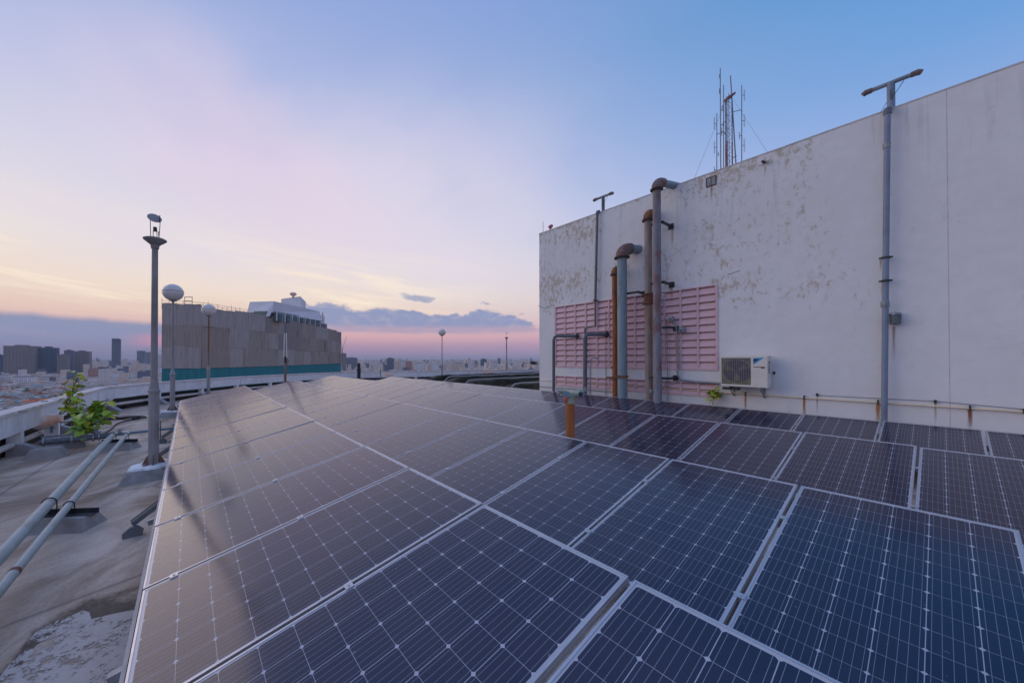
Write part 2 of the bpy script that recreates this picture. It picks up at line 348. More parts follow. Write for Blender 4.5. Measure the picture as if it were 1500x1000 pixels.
# ------------------------------------------------------------------ mesh builder
class MB:
    def __init__(s): s.v = []; s.f = []; s.mi = []; s.uv = []; s.has_uv = False
    def face(s, idx, mi=0, uvs=None):
        s.f.append(tuple(idx)); s.mi.append(mi)
        s.uv.append(uvs);
        if uvs: s.has_uv = True
    def quad(s, a, b, c, d, mi=0, uvs=None):
        k = len(s.v); s.v += [tuple(a), tuple(b), tuple(c), tuple(d)]; s.face((k, k + 1, k + 2, k + 3), mi, uvs)
    def box(s, lo, hi, mi=0, ax=None, o=(0, 0, 0)):
        """box from lo to hi in the basis ax=(x,y,z vectors) about o"""
        ax = ax or (Vector((1, 0, 0)), Vector((0, 1, 0)), Vector((0, 0, 1))); o = Vector(o)
        k = len(s.v)
        for z in (lo[2], hi[2]):
            for (x, y) in ((lo[0], lo[1]), (hi[0], lo[1]), (hi[0], hi[1]), (lo[0], hi[1])):
                s.v.append(tuple(o + ax[0] * x + ax[1] * y + ax[2] * z))
        for q in ((0, 3, 2, 1), (4, 5, 6, 7), (0, 1, 5, 4), (1, 2, 6, 5), (2, 3, 7, 6), (3, 0, 4, 7)):
            s.face([k + i for i in q], mi)
    def frustum(s, o, lo, hi, top, mi=0, ax=None):
        """box whose top rectangle is inset by top on every side"""
        ax = ax or (U, V, Z); o = Vector(o); k = len(s.v)
        for z, i in ((lo[2], 0), (hi[2], top)):
            for (x, y) in ((lo[0] + i, lo[1] + i), (hi[0] - i, lo[1] + i), (hi[0] - i, hi[1] - i), (lo[0] + i, hi[1] - i)):
                s.v.append(tuple(o + ax[0] * x + ax[1] * y + ax[2] * z))
        for q in ((0, 3, 2, 1), (4, 5, 6, 7), (0, 1, 5, 4), (1, 2, 6, 5), (2, 3, 7, 6), (3, 0, 4, 7)): s.face([k + i for i in q], mi)
    def tube(s, pts, r, n=12, mi=0, caps=True):
        pts = [Vector(p) for p in pts]; rs = r if isinstance(r, (list, tuple)) else [r] * len(pts)
        k0 = len(s.v); prev = None
        for i, p in enumerate(pts):
            d = (pts[min(i + 1, len(pts) - 1)] - pts[max(i - 1, 0)]).normalized()
            if prev is None:
                a = Vector((1, 0, 0)) if abs(d.x) < .8 else Vector((0, 1, 0))
                e1 = d.cross(a).normalized()
            else: e1 = (prev - d * prev.dot(d)).normalized()
            prev = e1; e2 = d.cross(e1)
            for j in range(n):
                t_ = 2 * math.pi * j / n
                s.v.append(tuple(p + (e1 * math.cos(t_) + e2 * math.sin(t_)) * rs[i]))
        for i in range(len(pts) - 1):
            for j in range(n):
                a = k0 + i * n + j; b = k0 + i * n + (j + 1) % n
                s.face((a, b, b + n, a + n), mi)
        if caps:
            s.face([k0 + j for j in range(n)][::-1], mi); e = k0 + (len(pts) - 1) * n; s.face([e + j for j in range(n)], mi)
    def lathe(s, o, prof, n=24, mi=0, ax=None):
        """profile of (radius, height) turned about ax z through o"""
        ax = ax or (Vector((1, 0, 0)), Vector((0, 1, 0)), Vector((0, 0, 1))); o = Vector(o); k0 = len(s.v)
        for r, h in prof:
            for j in range(n):
                t_ = 2 * math.pi * j / n
                s.v.append(tuple(o + ax[0] * (r * math.cos(t_)) + ax[1] * (r * math.sin(t_)) + ax[2] * h))
        for i in range(len(prof) - 1):
            for j in range(n):
                a = k0 + i * n + j; b = k0 + i * n + (j + 1) % n
                s.face((a, b, b + n, a + n), mi)
        s.face([k0 + j for j in range(n)][::-1], mi); e = k0 + (len(prof) - 1) * n; s.face([e + j for j in range(n)], mi)
    def prism(s, poly, z0, z1, mi=0, mtop=None):
        n = len(poly); k = len(s.v)
        for z in (z0, z1): s.v += [(p[0], p[1], z) for p in poly]
        for i in range(n): s.face((k + i, k + (i + 1) % n, k + n + (i + 1) % n, k + n + i), mi)
        s.face([k + n + i for i in range(n)], mi if mtop is None else mtop); s.face([k + i for i in range(n)][::-1], mi)
    def mesh(s, name, mats, smooth=False):
        me = bpy.data.meshes.new(name); me.from_pydata(s.v, [], s.f)
        for m in (mats if isinstance(mats, (list, tuple)) else [mats]): me.materials.append(m)
        me.polygons.foreach_set('material_index', s.mi)
        if s.has_uv:
            l = me.uv_layers.new(name='UVMap'); buf = []
            for f, u in zip(s.f, s.uv):
                for i in range(len(f)): buf += list(u[i]) if u else [0.0, 0.0]
            l.data.foreach_set('uv', buf)
        if smooth: me.shade_smooth() if hasattr(me, 'shade_smooth') else None
        me.update()
        return me
    def build(s, name, mats, parent=None, smooth=False, edge=None):
        me = s.mesh(name, mats, smooth); o = link(name, me, parent)
        if smooth and hasattr(me, 'set_sharp_from_angle'): me.set_sharp_from_angle(angle=R(38))
        return o
def link(name, data, parent=None):
    o = bpy.data.objects.new(name, data); COL.objects.link(o)
    if parent is not None:
        o.parent = parent; o.matrix_parent_inverse = parent.matrix_world.inverted()
    return o
def tag(o, label=None, cat=None, group=None, kind=None):
    if label: o['label'] = label
    if cat: o['category'] = cat
    if group: o['group'] = group
    if kind: o['kind'] = kind
    return o
def thing(name, loc, label, cat, group=None, rot=(0, 0, 0), kind=None):
    o = bpy.data.objects.new(name, None); COL.objects.link(o)
    o.location = loc; o.rotation_euler = rot; o.empty_display_size = .1
    o.matrix_world = Matrix.LocRotScale(Vector(loc), __import__('mathutils').Euler(rot), None)
    return tag(o, label, cat, group, kind)
def arc(c, a, b, r, n=6, t0=0, t1=math.pi / 2):
    """quarter bend about c, from direction a to direction b"""
    return [Vector(c) + Vector(a) * (r * math.cos(t0 + (t1 - t0) * i / n)) + Vector(b) * (r * math.sin(t0 + (t1 - t0) * i / n)) for i in range(n + 1)]
ORD = ['nearest', 'second', 'third', 'fourth', 'fifth', 'sixth', 'seventh', 'eighth', 'ninth', 'tenth', 'eleventh', 'twelfth', 'thirteenth', 'fourteenth', 'fifteenth', 'sixteenth',
       'seventeenth', 'eighteenth', 'nineteenth', 'twentieth', 'twenty-first', 'twenty-second', 'twenty-third', 'twenty-fourth', 'twenty-fifth']

# ================================================================== THE SETTING
GZ = -73.0
# our own building: deck polygon inside the curved parapet
PAR = [Vector(p) for p in ((-2.35, -2.0), (-7.4, 5.85), (-11.4, 12.1), (-11.45, 14.3), (-11.0, 17.0), (-10.1, 20.2), (-7.0, 24.8), (0.0, 27.9), (8.6, 31.2), (20, 35.0))]
# densify with a smooth curve between the corners
def smooth_path(P, n=4):
    out = []
    for i in range(len(P) - 1):
        p0 = P[max(i - 1, 0)]; p1 = P[i]; p2 = P[i + 1]; p3 = P[min(i + 2, len(P) - 1)]
        for k in range(n):
            t_ = k / n
            out.append(.5 * ((2 * p1) + (p2 - p0) * t_ + (2 * p0 - 5 * p1 + 4 * p2 - p3) * t_ ** 2 + (3 * p1 - p0 - 3 * p2 + p3) * t_ ** 3))
    out.append(P[-1]); return out
PS = [PAR[0], PAR[1], PAR[2]] + smooth_path(PAR[2:], 3)[1:]
def offset(path, d):
    out = []
    for i, p in enumerate(path):
        a = path[max(i - 1, 0)]; b = path[min(i + 1, len(path) - 1)]
        t_ = (b - a).normalized(); out.append(p + Vector((-t_.y, t_.x)) * d)     # left of travel = outside
    return out
deck_poly = [tuple(p) for p in offset(PS, .28)] + [(34, 36), (34, -9), (2, -9)]
deck_poly = deck_poly[::-1]
m = MB(); m.prism(deck_poly, -.5, 0.0)
tag(m.build('roof_deck', M['deck']), kind='structure')
m = MB(); m.prism(deck_poly, GZ, -.505)
tag(m.build('building_body', M['parapet']), kind='structure')

# city ground
def cityx(n, co, c):
    a = n.noise(co, .012, 6, .7); b = n.noise(co, .0011, 5, .6)
    c = n.mix(n.step(a, .4, .62), (.05, .055, .06, 1), (.16, .155, .155, 1))
    return n.mix(n.m('MULTIPLY', n.step(b, .5, .62), .7), c, (.035, .05, .032, 1))
M['city'] = material('city_ground', (.1, .1, .1), .95, extra=cityx)
m = MB(); m.quad((-17500, -2000, GZ), (17500, -2000, GZ), (17500, 17000, GZ), (-17500, 17000, GZ))
tag(m.build('city_ground', M['city']), kind='structure')

# ------------------------------------------------------------------ haze
m = MB(); m.box((-17900, -2400, GZ - 1), (17900, 17400, 82))
hz = m.build('haze', []); tag(hz, kind='stuff')
hm = bpy.data.materials.new('haze_air'); hm.use_nodes = True; hn = NT(hm.node_tree); hn.n.clear()
pv = hn.new('ShaderNodeVolumePrincipled'); pv.inputs['Color'].default_value = (.78, .84, .96, 1); pv.inputs['Density'].default_value = 6e-5
ho = hn.new('ShaderNodeOutputMaterial'); hn.l.new(pv.outputs[0], ho.inputs['Volume'])
hz.data.materials.append(hm)

# ------------------------------------------------------------------ parapet
PZ = 0.85
def strip(m, path, o0, o1, z0, z1, mi=0):
    """solid band along path between two sideways offsets"""
    A_, B_ = offset(path, o0), offset(path, o1); k = len(m.v)
    for a, b in zip(A_, B_): m.v += [(a.x, a.y, z0), (a.x, a.y, z1), (b.x, b.y, z1), (b.x, b.y, z0)]
    for i in range(len(path) - 1):
        for j in range(4):
            m.face((k + 4 * i + j, k + 4 * i + (j + 1) % 4, k + 4 * i + 4 + (j + 1) % 4, k + 4 * i + 4 + j), mi)
    m.face((k, k + 1, k + 2, k + 3), mi); e = k + 4 * (len(path) - 1); m.face((e + 3, e + 2, e + 1, e), mi)
par = thing('parapet', (-7.4, 5.85, 0), 'long curved white concrete parapet beam on short legs round the roof edge', 'parapet')
def cum(path):
    L = [0]
    for a, b in zip(path, path[1:]): L.append(L[-1] + (b - a).length)
    return L
def at_len(path, L, s_):
    for i in range(len(path) - 1):
        if s_ <= L[i + 1] or i == len(path) - 2:
            f = (s_ - L[i]) / (L[i + 1] - L[i]); return path[i].lerp(path[i + 1], f), (path[i + 1] - path[i]).normalized()
CL = cum(PS)
# beams between butt joints, each a part
s0 = 0.0; joints = [0.0, CL[1] + .35, CL[2]] ; s_ = CL[2]
while s_ + 7 < CL[-1]: s_ += 6.8; joints.append(s_)
joints[-1] = CL[-1]
for a, b in zip(joints, joints[1:]):
    pts = [at_len(PS, CL, a + .008)[0]] + [p for p, l in zip(PS, CL) if a + .05 < l < b - .05] + [at_len(PS, CL, b - .008)[0]]
    m = MB(); strip(m, pts, 0, .22, PZ - .40, PZ - .03); m.build('beam', M['parapet'], par)
    m = MB(); strip(m, pts, -.03, .25, PZ - .028, PZ + .03); m.build('coping', M['parapet_top'], par)
m = MB(); strip(m, PS, .235, .27, .004, .40); m.build('dark_gap_strip', M['black'], par)  # black strip added behind the beam to darken the open gap below
s_ = 1.9
while s_ < CL[-1] - 1:
    p, t_ = at_len(PS, CL, s_); o = Vector((-t_.y, t_.x)); P3 = Vector((p.x, p.y, 0)); T3 = Vector((t_.x, t_.y, 0)); O3 = Vector((o.x, o.y, 0))
    m = MB(); m.box((-.07, .01, .22), (.07, .20, PZ - .402), ax=(T3, O3, Z), o=P3); m.build('leg', M['parapet'], par)
    m = MB(); k = len(m.v)
    for h in (-.09, .09):
        m.v += [tuple(P3 + T3 * h + O3 * y + Z * z) for y, z in ((.2, .22), (0, .22), (-.36, .03), (-.36, 0), (.2, 0))]
    n5 = 5
    for i in range(n5): m.face((i, (i + 1) % n5, n5 + (i + 1) % n5, n5 + i))
    m.face((4, 3, 2, 1, 0)); m.face((5, 6, 7, 8, 9)); m.build('foot', M['foot'], par)
    s_ += 2.15
rail = [Vector((p.x, p.y, .22)) for p in offset(PS, .12)]
m = MB(); m.tube(rail, .055, 10); tag(m.build('edge_pipe', M['parapet_top'], None, True), 'long pale grey pipe running low behind the parapet legs', 'pipe')
for (x, y) in ((33, 603), (65, 588)):
    p = at_z(x, y, PZ + .03); m = MB(); m.box((-.05, -.03, 0), (.05, .03, .012), ax=(U, V, Z), o=p + Z * .001)
    tag(m.build('cable_bracket', M['dark_steel']), 'small dark metal plate on the parapet top, ' + ('nearer the corner of the roof' if x < 50 else 'nearer the plant'), 'bracket')

# ------------------------------------------------------------------ white wall
zt = 1.85 + 4.72
VL, VR = 8.80, -4.5
opens = []
v_a, v_b = wvz(814, 500)[0], wvz(1050, 500)[0]
zA1, zA0 = wvz(930, 525 - .1385 * 653)[1], wvz(930, 525 + .0205 * 653)[1]
zB1, zB0 = wvz(930, 525 + .0482 * 653)[1], wvz(930, 525 + .0713 * 653)[1]
wall = thing('white_wall', uv(WU, 0), 'tall white rendered wall with peeling paint behind the solar panels', 'wall', rot=(0, 0, A + R(90)))
# wall space: x = v, y = -out of the wall (towards -u is +y), z = up
WM = wall.matrix_world.copy()
def wl(v, out, z): return Vector((v, out, z))
def wall_build(m, name, mat, smooth=False, parent=wall):
    o = link(name, m.mesh(name, mat, smooth)); o.parent = parent; return o
m = MB()
zs = [0, zB0, zB1, zA0, zA1, zt]; vs_ = [VR, v_b, v_a, VL]
for i in range(3):
    for j in range(5):
        if i == 1 and j in (1, 3): continue
        m.box((vs_[i], -.15, zs[j]), (vs_[i + 1], 0, zs[j + 1]))
wall_build(m, 'wall_face', M['wall'])
m = MB(); m.box((VR, -7.5, 0), (VL, -.152, zt - .02)); wall_build(m, 'wall_body', M['wall'])
m = MB(); m.box((VR, -.25, zt + .002), (VL + .01, .006, zt + .03)); wall_build(m, 'coping', M['coping_edge'])
# expansion joint at the right
vj = wvz(1390, 450)[0]
m = MB(); m.box((vj - .004, 0.0003, .3), (vj + .004, .001, zt)); wall_build(m, 'joint', M['coping_edge'])
# cracks
def crack(pts, w_=.007):
    m = MB()
    P = []
    for (x0, y0), (x1, y1) in zip(pts, pts[1:]):
        for k in range(7): P.append((x0 + (x1 - x0) * k / 7 + rnd(-.7, .7), y0 + (y1 - y0) * k / 7 + rnd(-.7, .7)))
    P.append(pts[-1]); Q = [wvz(*p) for p in P]
    for a, b in zip(Q, Q[1:]):
        d = Vector((b[0] - a[0], b[1] - a[1])); d = d.normalized() if d.length else Vector((1, 0)); nx, nz = -d.y * w_ / 2, d.x * w_ / 2
        m.quad((a[0] - nx, .003, a[1] - nz), (b[0] - nx, .003, b[1] - nz), (b[0] + nx, .003, b[1] + nz), (a[0] + nx, .003, a[1] + nz))
    wall_build(m, 'crack', M['roof_edge'])
crack([(968, 367), (972, 373), (976, 380), (984, 375), (1002, 362)])
crack([(976, 380), (978, 395), (977, 410)])
crack([(789, 448), (800, 452), (812, 446)], .02)
crack([(1066, 402), (1075, 400), (1085, 396)], .015)

# breeze-block louvres, each block a part
def louvre_mesh(w_, h_):
    m = MB(); b = .022; d = .065
    m.box((0, -d, 0), (b, .022, h_)); m.box((w_ - b, -d, 0), (w_, .022, h_))
    m.box((b, -d, 0), (w_ - b, .012, .024))
    m.box((b, -d - .01, 0), (w_ - b, -d, h_))
    k = len(m.v)                                                      # slanting slat, dark slot above it
    m.v += [(b, .006, .024), (w_ - b, .006, .024), (w_ - b, -.020, h_ * .80), (b, -.020, h_ * .80), (b, -.05, .024), (w_ - b, -.05, .024), (w_ - b, -.045, h_ * .80), (b, -.045, h_ * .80)]
    for q in ((0, 3, 2, 1), (4, 5, 6, 7), (3, 7, 6, 2), (0, 1, 5, 4)): m.face([k + i for i in q])
    return m.mesh('louvre_block', M['pink'])
ncol = 12; cw = (v_a - v_b) / ncol
for (z0, z1, nr) in ((zA0, zA1, 11), (zB0, zB1, 2)):
    lm = louvre_mesh(cw - .002, (z1 - z0) / nr - .002)
    for r_ in range(nr):
        for c_ in range(ncol):
            vv = v_b + c_ * cw; zz = z0 + r_ * (z1 - z0) / nr
            if z1 > 1.9 and r_ == nr - 1 and 3 <= c_ <= 3: continue
            o = link('louvre_block', lm); o.parent = wall; o.location = (vv + .001, rnd(-.003, .003), zz + .001)
    fm = MB()
    for bx_ in (((v_b - .03, 0, z0 - .03), (v_a + .03, .026, z0)), ((v_b - .03, 0, z1), (v_a + .03, .026, z1 + .03)), ((v_b - .03, 0, z0 + .001), (v_b, .026, z1 - .001)), ((v_a, 0, z0 + .001), (v_a + .03, .026, z1 - .001))): fm.box(*bx_)
    wall_build(fm, 'louvre_frame', M['pink'])
# plastered patch that replaces a block
vv = v_b + 3 * cw; m = MB(); m.box((vv + .001, -.15, zA1 - (zA1 - zA0) / 11), (vv + cw - .001, .004, zA1 - .001)); wall_build(m, 'plaster_patch', M['wall'])

# ================================================================== SOLAR PANELS
L, PW, TH = 1.956, 0.992, 0.2154
PITCHV = 1.014
CXN, CYN = 12, 6
cpx, cpy = .1585, .1587; csx, csy, ch = .1563, .1553, .0095
def cell_poly(cx_, cy_, z):
    a, b = csx / 2, csy / 2
    return [(cx_ - a + ch, cy_ - b, z), (cx_ + a - ch, cy_ - b, z), (cx_ + a, cy_ - b + ch, z), (cx_ + a, cy_ + b - ch, z), (cx_ + a - ch, cy_ + b, z), (cx_ - a + ch, cy_ + b, z), (cx_ - a, cy_ + b - ch, z), (cx_ - a, cy_ - b + ch, z)]
def add_cell(m, cx_, cy_, z):
    P = cell_poly(cx_, cy_, z); k = len(m.v); m.v += P
    m.face(range(k, k + 8), 0, [((p[0] - cx_) / csx + .5, (p[1] - cy_) / csy + .5) for p in P])
ZT = .040
fm = MB(); lip = .011
for lo, hi in (((0, 0, 0), (L, lip, ZT)), ((0, PW - lip, 0), (L, PW, ZT)), ((0, lip + .0005, 0), (lip, PW - lip - .0005, ZT)), ((L - lip, lip + .0005, 0), (L, PW - lip - .0005, ZT))): fm.box(lo, hi)
# the grooved outer side and bottom flange of the frame
for lo, hi in (((0.001, -.0015, .012), (L - .001, -.0001, .022)), ((.012, .012, 0), (L - .012, .035, .002)), ((.012, PW - .035, 0), (L - .012, PW - .012, .002))): fm.box(lo, hi)
frame_me = fm.mesh('frame', M['alu'])
bm_ = MB(); bm_.box((lip, lip, .031), (L - lip, PW - lip, .0372)); back_me = bm_.mesh('backsheet', M['backsheet'])
x0c = (L - (CXN - 1) * cpx) / 2; y0c = (PW - (CYN - 1) * cpy) / 2
cm = MB()
for i in range(CXN):
    for j in range(CYN): add_cell(cm, x0c + i * cpx, y0c + j * cpy, .0376)
cells_me = cm.mesh('solar_cells', M['cell'])
c1 = MB(); add_cell(c1, 0, 0, 0); cell_me = c1.mesh('solar_cell', M['cell'])
km = MB(); km.box((-.022, -.024, .0405), (.022, .024, .0455)); km.box((-.022, -.008, .005), (.022, .008, .0405)); km.lathe((0, 0, .0455), [(.007, 0), (.007, .005), (.003, .005)], 8)
clamp_me = km.mesh('clamp', M['alu'])
ROWS = [  # name, ridge u, ridge z, v of seam 0, first and last panel, clamp places, words
    ('row nearest the roof edge', 1.69, H - 1.013, 1.857, -2, 12, (.16, .96), 0),
    ('second row from the roof edge', 4.36, H - 1.104, -.297, -1, 18, (.33, 1.36), 1),
    ('third row from the roof edge', 7.433, H - 1.096, .162, -1, 21, (.30, 1.28), 2),
    ('row beside the white wall', 10.319, H - 1.143, -.396, -1, 19, (.30, 1.28), 3)]
ncell = 0
for (rname, ur, zr, v0, ka, kb, cl, ri) in ROWS:
    ul, zl = ur - L * math.cos(TH), zr - L * math.sin(TH)
    for k in range(ka, kb + 1):
        v = v0 + k * PITCHV + (PITCHV - PW) / 2
        if ri == 0 and k == -2: v -= .012
        dz_ = rnd(-.002, .002)
        loc = uv(ul + rnd(-.004, .004), v + rnd(-.002, .002), zl + dz_ - ZT)
        lab = f'{ORD[k - ka]} solar panel from the near end of the {rname}'
        t_ = thing('solar_panel', loc, lab, 'solar panel', 'solar panels of the ' + rname, rot=(rnd(-.0035, .0035), -TH + rnd(-.003, .003), A + rnd(-.0008, .0008)))
        for nm, me in (('frame', frame_me), ('backsheet', back_me)):
            o = link(nm, me); o.parent = t_
        cpt = uv(ul + .95, v + .5, zl); yy = cpt.y
        if yy < 5.6 and cpt.x / yy < 2.0:
            for i in range(CXN):
                for j in range(CYN):
                    o = link('solar_cell', cell_me); o.parent = t_; o.location = (x0c + i * cpx, y0c + j * cpy, .0376); ncell += 1
        else:
            o = link('solar_cells', cells_me); o.parent = t_; o['kind'] = 'stuff'
        if k < kb and not (ri == 0 and k == -2):
            for c_ in cl:
                o = link('clamp', clamp_me); o.parent = t_; o.location = (c_ + rnd(-.01, .01), PW + (PITCHV - PW) / 2, 0)
    # rails below, running the length of the row
    va, vb = v0 + ka * PITCHV - .1, v0 + (kb + 1) * PITCHV + .1
    ax = (U * math.cos(TH) + Z * math.sin(TH), V, -U * math.sin(TH) + Z * math.cos(TH))
    for n_, c_ in enumerate(cl):
        m = MB(); o_ = uv(ul, 0, zl) + ax[0] * c_ - ax[2] * (ZT + .003)
        m.box((-.022, va, -.045), (.022, vb, 0), ax=ax, o=o_)
        tag(m.build('mounting_rail', M['alu_dull']), f'{"lower" if n_ == 0 else "upper"} aluminium mounting rail under the {rname}', 'rail')
    # triangular legs
    q = va + .6; j = 0
    while q < vb:
        m = MB(); base = uv(ul, q, 0)
        m.box((-.12, -.02, -.10), (1.75, .02, -.052), ax=ax, o=uv(ul, q, zl) - ax[2] * ZT)
        lt = zl - .14
        m.box((.05, -.02, 0.0), (.09, .018, lt + .03), ax=(U, V, Z), o=base)
        m.box((1.55, -.02, 0.0), (1.59, .018, lt + .33), ax=(U, V, Z), o=base)
        m.box((-.02, -.05, .001), (.20, .05, .012), ax=(U, V, Z), o=base + U * -.02)
        tag(m.build('support_trestle', M['galv']), f'{ORD[j]} steel trestle from the near end under the {rname}', 'support')
        q += 2.03; j += 1
# outer lower rail of the first row
ur, zr = ROWS[0][1:3]; ul, zl = ur - L * math.cos(TH), zr - L * math.sin(TH)
m = MB(); m.box((-.032, -.9, -.10), (-.014, 15.1, -.036), ax=(U, V, Z), o=uv(ul, 0, zl)); m.box((-.012, -.9, -.10), (.03, 15.1, -.09), ax=(U, V, Z), o=uv(ul, 0, zl))
tag(m.build('edge_rail', M['alu_dull']), 'aluminium edge rail along the low side of the first panel row', 'rail')
# galvanised brackets that reach out over the deck
for (q, wd) in ((4.93, 'nearest of the three'), (7.9, 'beside the tall lamp post'), (9.9, 'farthest of the three')):
    b_ = thing('outrigger_bracket', uv(ul - .3, q), f'dark galvanised bracket sticking out from under the panels, {wd}', 'bracket', 'brackets reaching out from the first row')
    m = MB(); d_ = (uv(ul + .06, q, zl - .10) - uv(ul - .24, q, .10)); e_ = d_.normalized(); up_ = V.cross(e_).normalized() * -1
    if up_.z < 0: up_ = -up_
    m.box((0, -.025, 0), (d_.length, .02, .05), ax=(e_, V, up_), o=uv(ul - .24, q, .09)); m.box((0, .0205, .0), (d_.length, .025, .062), ax=(e_, V, up_), o=uv(ul - .24, q, .09)); m.build('arm', M['dark_galv'], b_)
    m = MB(); k = len(m.v)
    for h in (-.05, .0):
        m.v += [tuple(uv(ul + x, q + h - .028, z)) for x, z in ((-.33, 0), (-.17, 0), (-.16, .05), (-.21, .10), (-.27, .10), (-.33, .05))]
    for i in range(6): m.face((i, (i + 1) % 6, 6 + (i + 1) % 6, 6 + i))
    m.face((5, 4, 3, 2, 1, 0)); m.face((6, 7, 8, 9, 10, 11)); m.build('wedge_foot', M['dark_galv'], b_)

# ================================================================== DECK THINGS
# flaking white paint
poly = [(-40, 1075), (0, 990), (14, 972), (30, 955), (52, 925), (75, 911), (100, 903), (122, 893), (131, 896), (134, 906), (150, 902), (172, 897), (215, 889), (240, 1080)]
M['stain'] = material('damp_brown_stain', (.10, .075, .06), .7, 0, var=.2, vscale=6)
_n = NT(M['stain'].node_tree); _co = _n.new('ShaderNodeTexCoord').outputs['Object']
_u = _n.new('ShaderNodeUVMap').outputs[0]; _s = _n.new('ShaderNodeSeparateXYZ'); _n.l.new(_u, _s.inputs[0])
_a = _n.m('MULTIPLY', _n.step(_n.m('ADD', _s.outputs[0], _n.m('MULTIPLY', _n.m('SUBTRACT', _n.noise(_co, 5, 7, .7), .5), 1.3)), .25, .75), _n.step(_n.noise(_co, 30, 4, .7), .25, .5, .45, .85))
_n.put(_n.n['Principled BSDF'].inputs['Alpha'], _a)
rim = [(-60, 1010), (0, 972), (20, 945), (45, 912), (72, 890), (100, 884), (122, 868), (135, 862), (150, 852), (175, 850), (205, 848), (222, 846)]
inn = [(-40, 1075), (0, 1000), (30, 975), (52, 945), (80, 925), (104, 915), (125, 905), (140, 912), (155, 908), (178, 905), (205, 900), (222, 898)]
m = MB()
for i in range(len(rim) - 1):
    m.quad(at_z(*rim[i], .002), at_z(*rim[i + 1], .002), at_z(*inn[i + 1], .002), at_z(*inn[i], .002), 0, [(0, 0), (0, 0), (1, 0), (1, 0)])
tag(m.build('damp_stain', M['stain']), 'dark damp stain round the edge of the white paint patch', 'stain', kind='structure')
m = MB(); pts = [at_z(x, y, .004) for x, y in poly]; k = len(m.v); m.v += [tuple(p) for p in pts]; m.face(range(k, k + len(pts)))
tag(m.build('paint_patch', M['flake']), 'large flaking patch of white roof paint on the deck', 'paint', kind='structure')

def rot_basis(d): d = d.normalized(); s_ = d.cross(Z).normalized(); return (d, s_, s_.cross(d))
# two long inclined pipes on the left
p1 = [at_z(-160, 985, .24), at_z(0, 815, .245), at_z(165, 637, .26)]
p2 = [at_z(-120, 1010, .20), at_z(0, 870, .215), at_z(189, 632, .27)]
d1 = (p1[2] - p1[0]).normalized(); d2 = (p2[2] - p2[0]).normalized()
m = MB(); m.tube([p1[0], p1[2]], .052, 20); a = tag(m.build('grey_pipe', M['pipe_paint'], None, True), 'thicker grey-green pipe running low over the deck to the roof edge', 'pipe', 'pair of pipes on the deck')
m = MB(); m.tube([p2[0], p2[2]], .036, 18); b = tag(m.build('grey_pipe', M['pipe_paint'], None, True), 'thinner grey-green pipe running beside the thicker one to the roof edge', 'pipe', 'pair of pipes on the deck')
m = MB(); jc = p2[0] + (p2[2] - p2[0]) * ((at_z(22, 838, .21).y - p2[0].y) / (p2[2].y - p2[0].y)); m.tube([jc - d2 * .03, jc + d2 * .015], .0385, 16); m.build('joint_band', M['rust'], b, True)
# pipe rests
def pipe_rest(x, y, wid, lab):
    c = at_z(x, y, 0.0); t_ = thing('pipe_rest', c, lab, 'pipe support', 'concrete rests under the pipes')
    ax = (Vector((1, .10, 0)).normalized(), Vector((-.10, 1, 0)).normalized(), Z)
    m = MB(); m.frustum(c, (-wid, -.16, .0), (wid, .16, .13), .06, ax=ax); m.build('block', M['concrete'], t_)
    m = MB(); m.box((-wid * .92, -.035, .131), (wid * .98, .045, .139), ax=ax, o=c); m.box((-wid * .92, .045, .131), (wid * .98, .053, .185), ax=ax, o=c); m.build('angle_bar', M['dark_steel'], t_)
    for P, rr_ in ((p1, .06), (p2, .044)):
        q = P[0] + (P[2] - P[0]) * ((c.y + .04 * 1 - P[0].y) / (P[2].y - P[0].y))
        e = rot_basis(P[2] - P[0])
        m = MB(); ring = [q + (e[1] * math.cos(a_) + e[2] * math.sin(a_)) * rr_ for a_ in [math.pi * i / 10 for i in range(11)]]
        ring = [Vector((ring[0].x, ring[0].y, .14))] + ring + [Vector((ring[-1].x, ring[-1].y, .14))]
        m.tube(ring, .006, 6); m.build('u_bolt', M['dark_steel'], t_)
pipe_rest(92, 772, .33, 'grey concrete block with steel angle under the two pipes, nearer one')
pipe_rest(172, 657, .36, 'grey concrete block with steel angle under the two pipes, at their far end')
# the cross header and blue pipe
hz_ = .22
q0, q1, q2 = at_z(58, 648, hz_), at_z(165, 637, hz_), at_z(262, 626, hz_)
hd = thing('header_pipe', at_z(110, 650, 0), 'dark grey-blue header pipe with flanges lying across the deck end', 'pipe')
m = MB(); m.tube([q0, q1], .058, 16); m.build('pipe_run', M['mid_pipe'], hd, True)
dd = (q1 - q0).normalized()
for f_ in (.05, .42, .72, .80, .99):
    c = q0.lerp(q1, f_); m = MB(); m.tube([c - dd * .014, c + dd * .014], .085, 16); m.build('flange', M['galv'], hd, True)
for f_ in (.76, ):
    c = q0.lerp(q1, f_); m = MB(); m.tube([c, c + Z * .15], .03, 10); m.tube([c + Z * .15, c + Z * .18], .055, 12); m.build('valve', M['galv'], hd, True)
m = MB(); m.tube([q1, q1.lerp(q2, .25), q2], .026, 12); tag(m.build('blue_pipe', M['blue_pvc'], None, True), 'slim blue pipe from the header to below the panels', 'pipe')
c = q1.lerp(q2, .10); m = MB(); m.tube([c, c + Z * .10], .02, 8); m.tube([c + Z * .10 - dd * .045, c + Z * .10 + dd * .045], .012, 8); m.lathe(c + Z * .02, [(.04, 0), (.04, .03), (.02, .05)], 10)
tag(m.build('gate_valve', M['galv']), 'small grey valve with hand lever on the blue pipe', 'valve')
m = MB(); m.tube([at_z(60, 640, .24), at_z(148, 632, .24)], .02, 10); tag(m.build('slim_pipe', M['galv'], None, True), 'slim grey pipe just behind the header pipe', 'pipe')
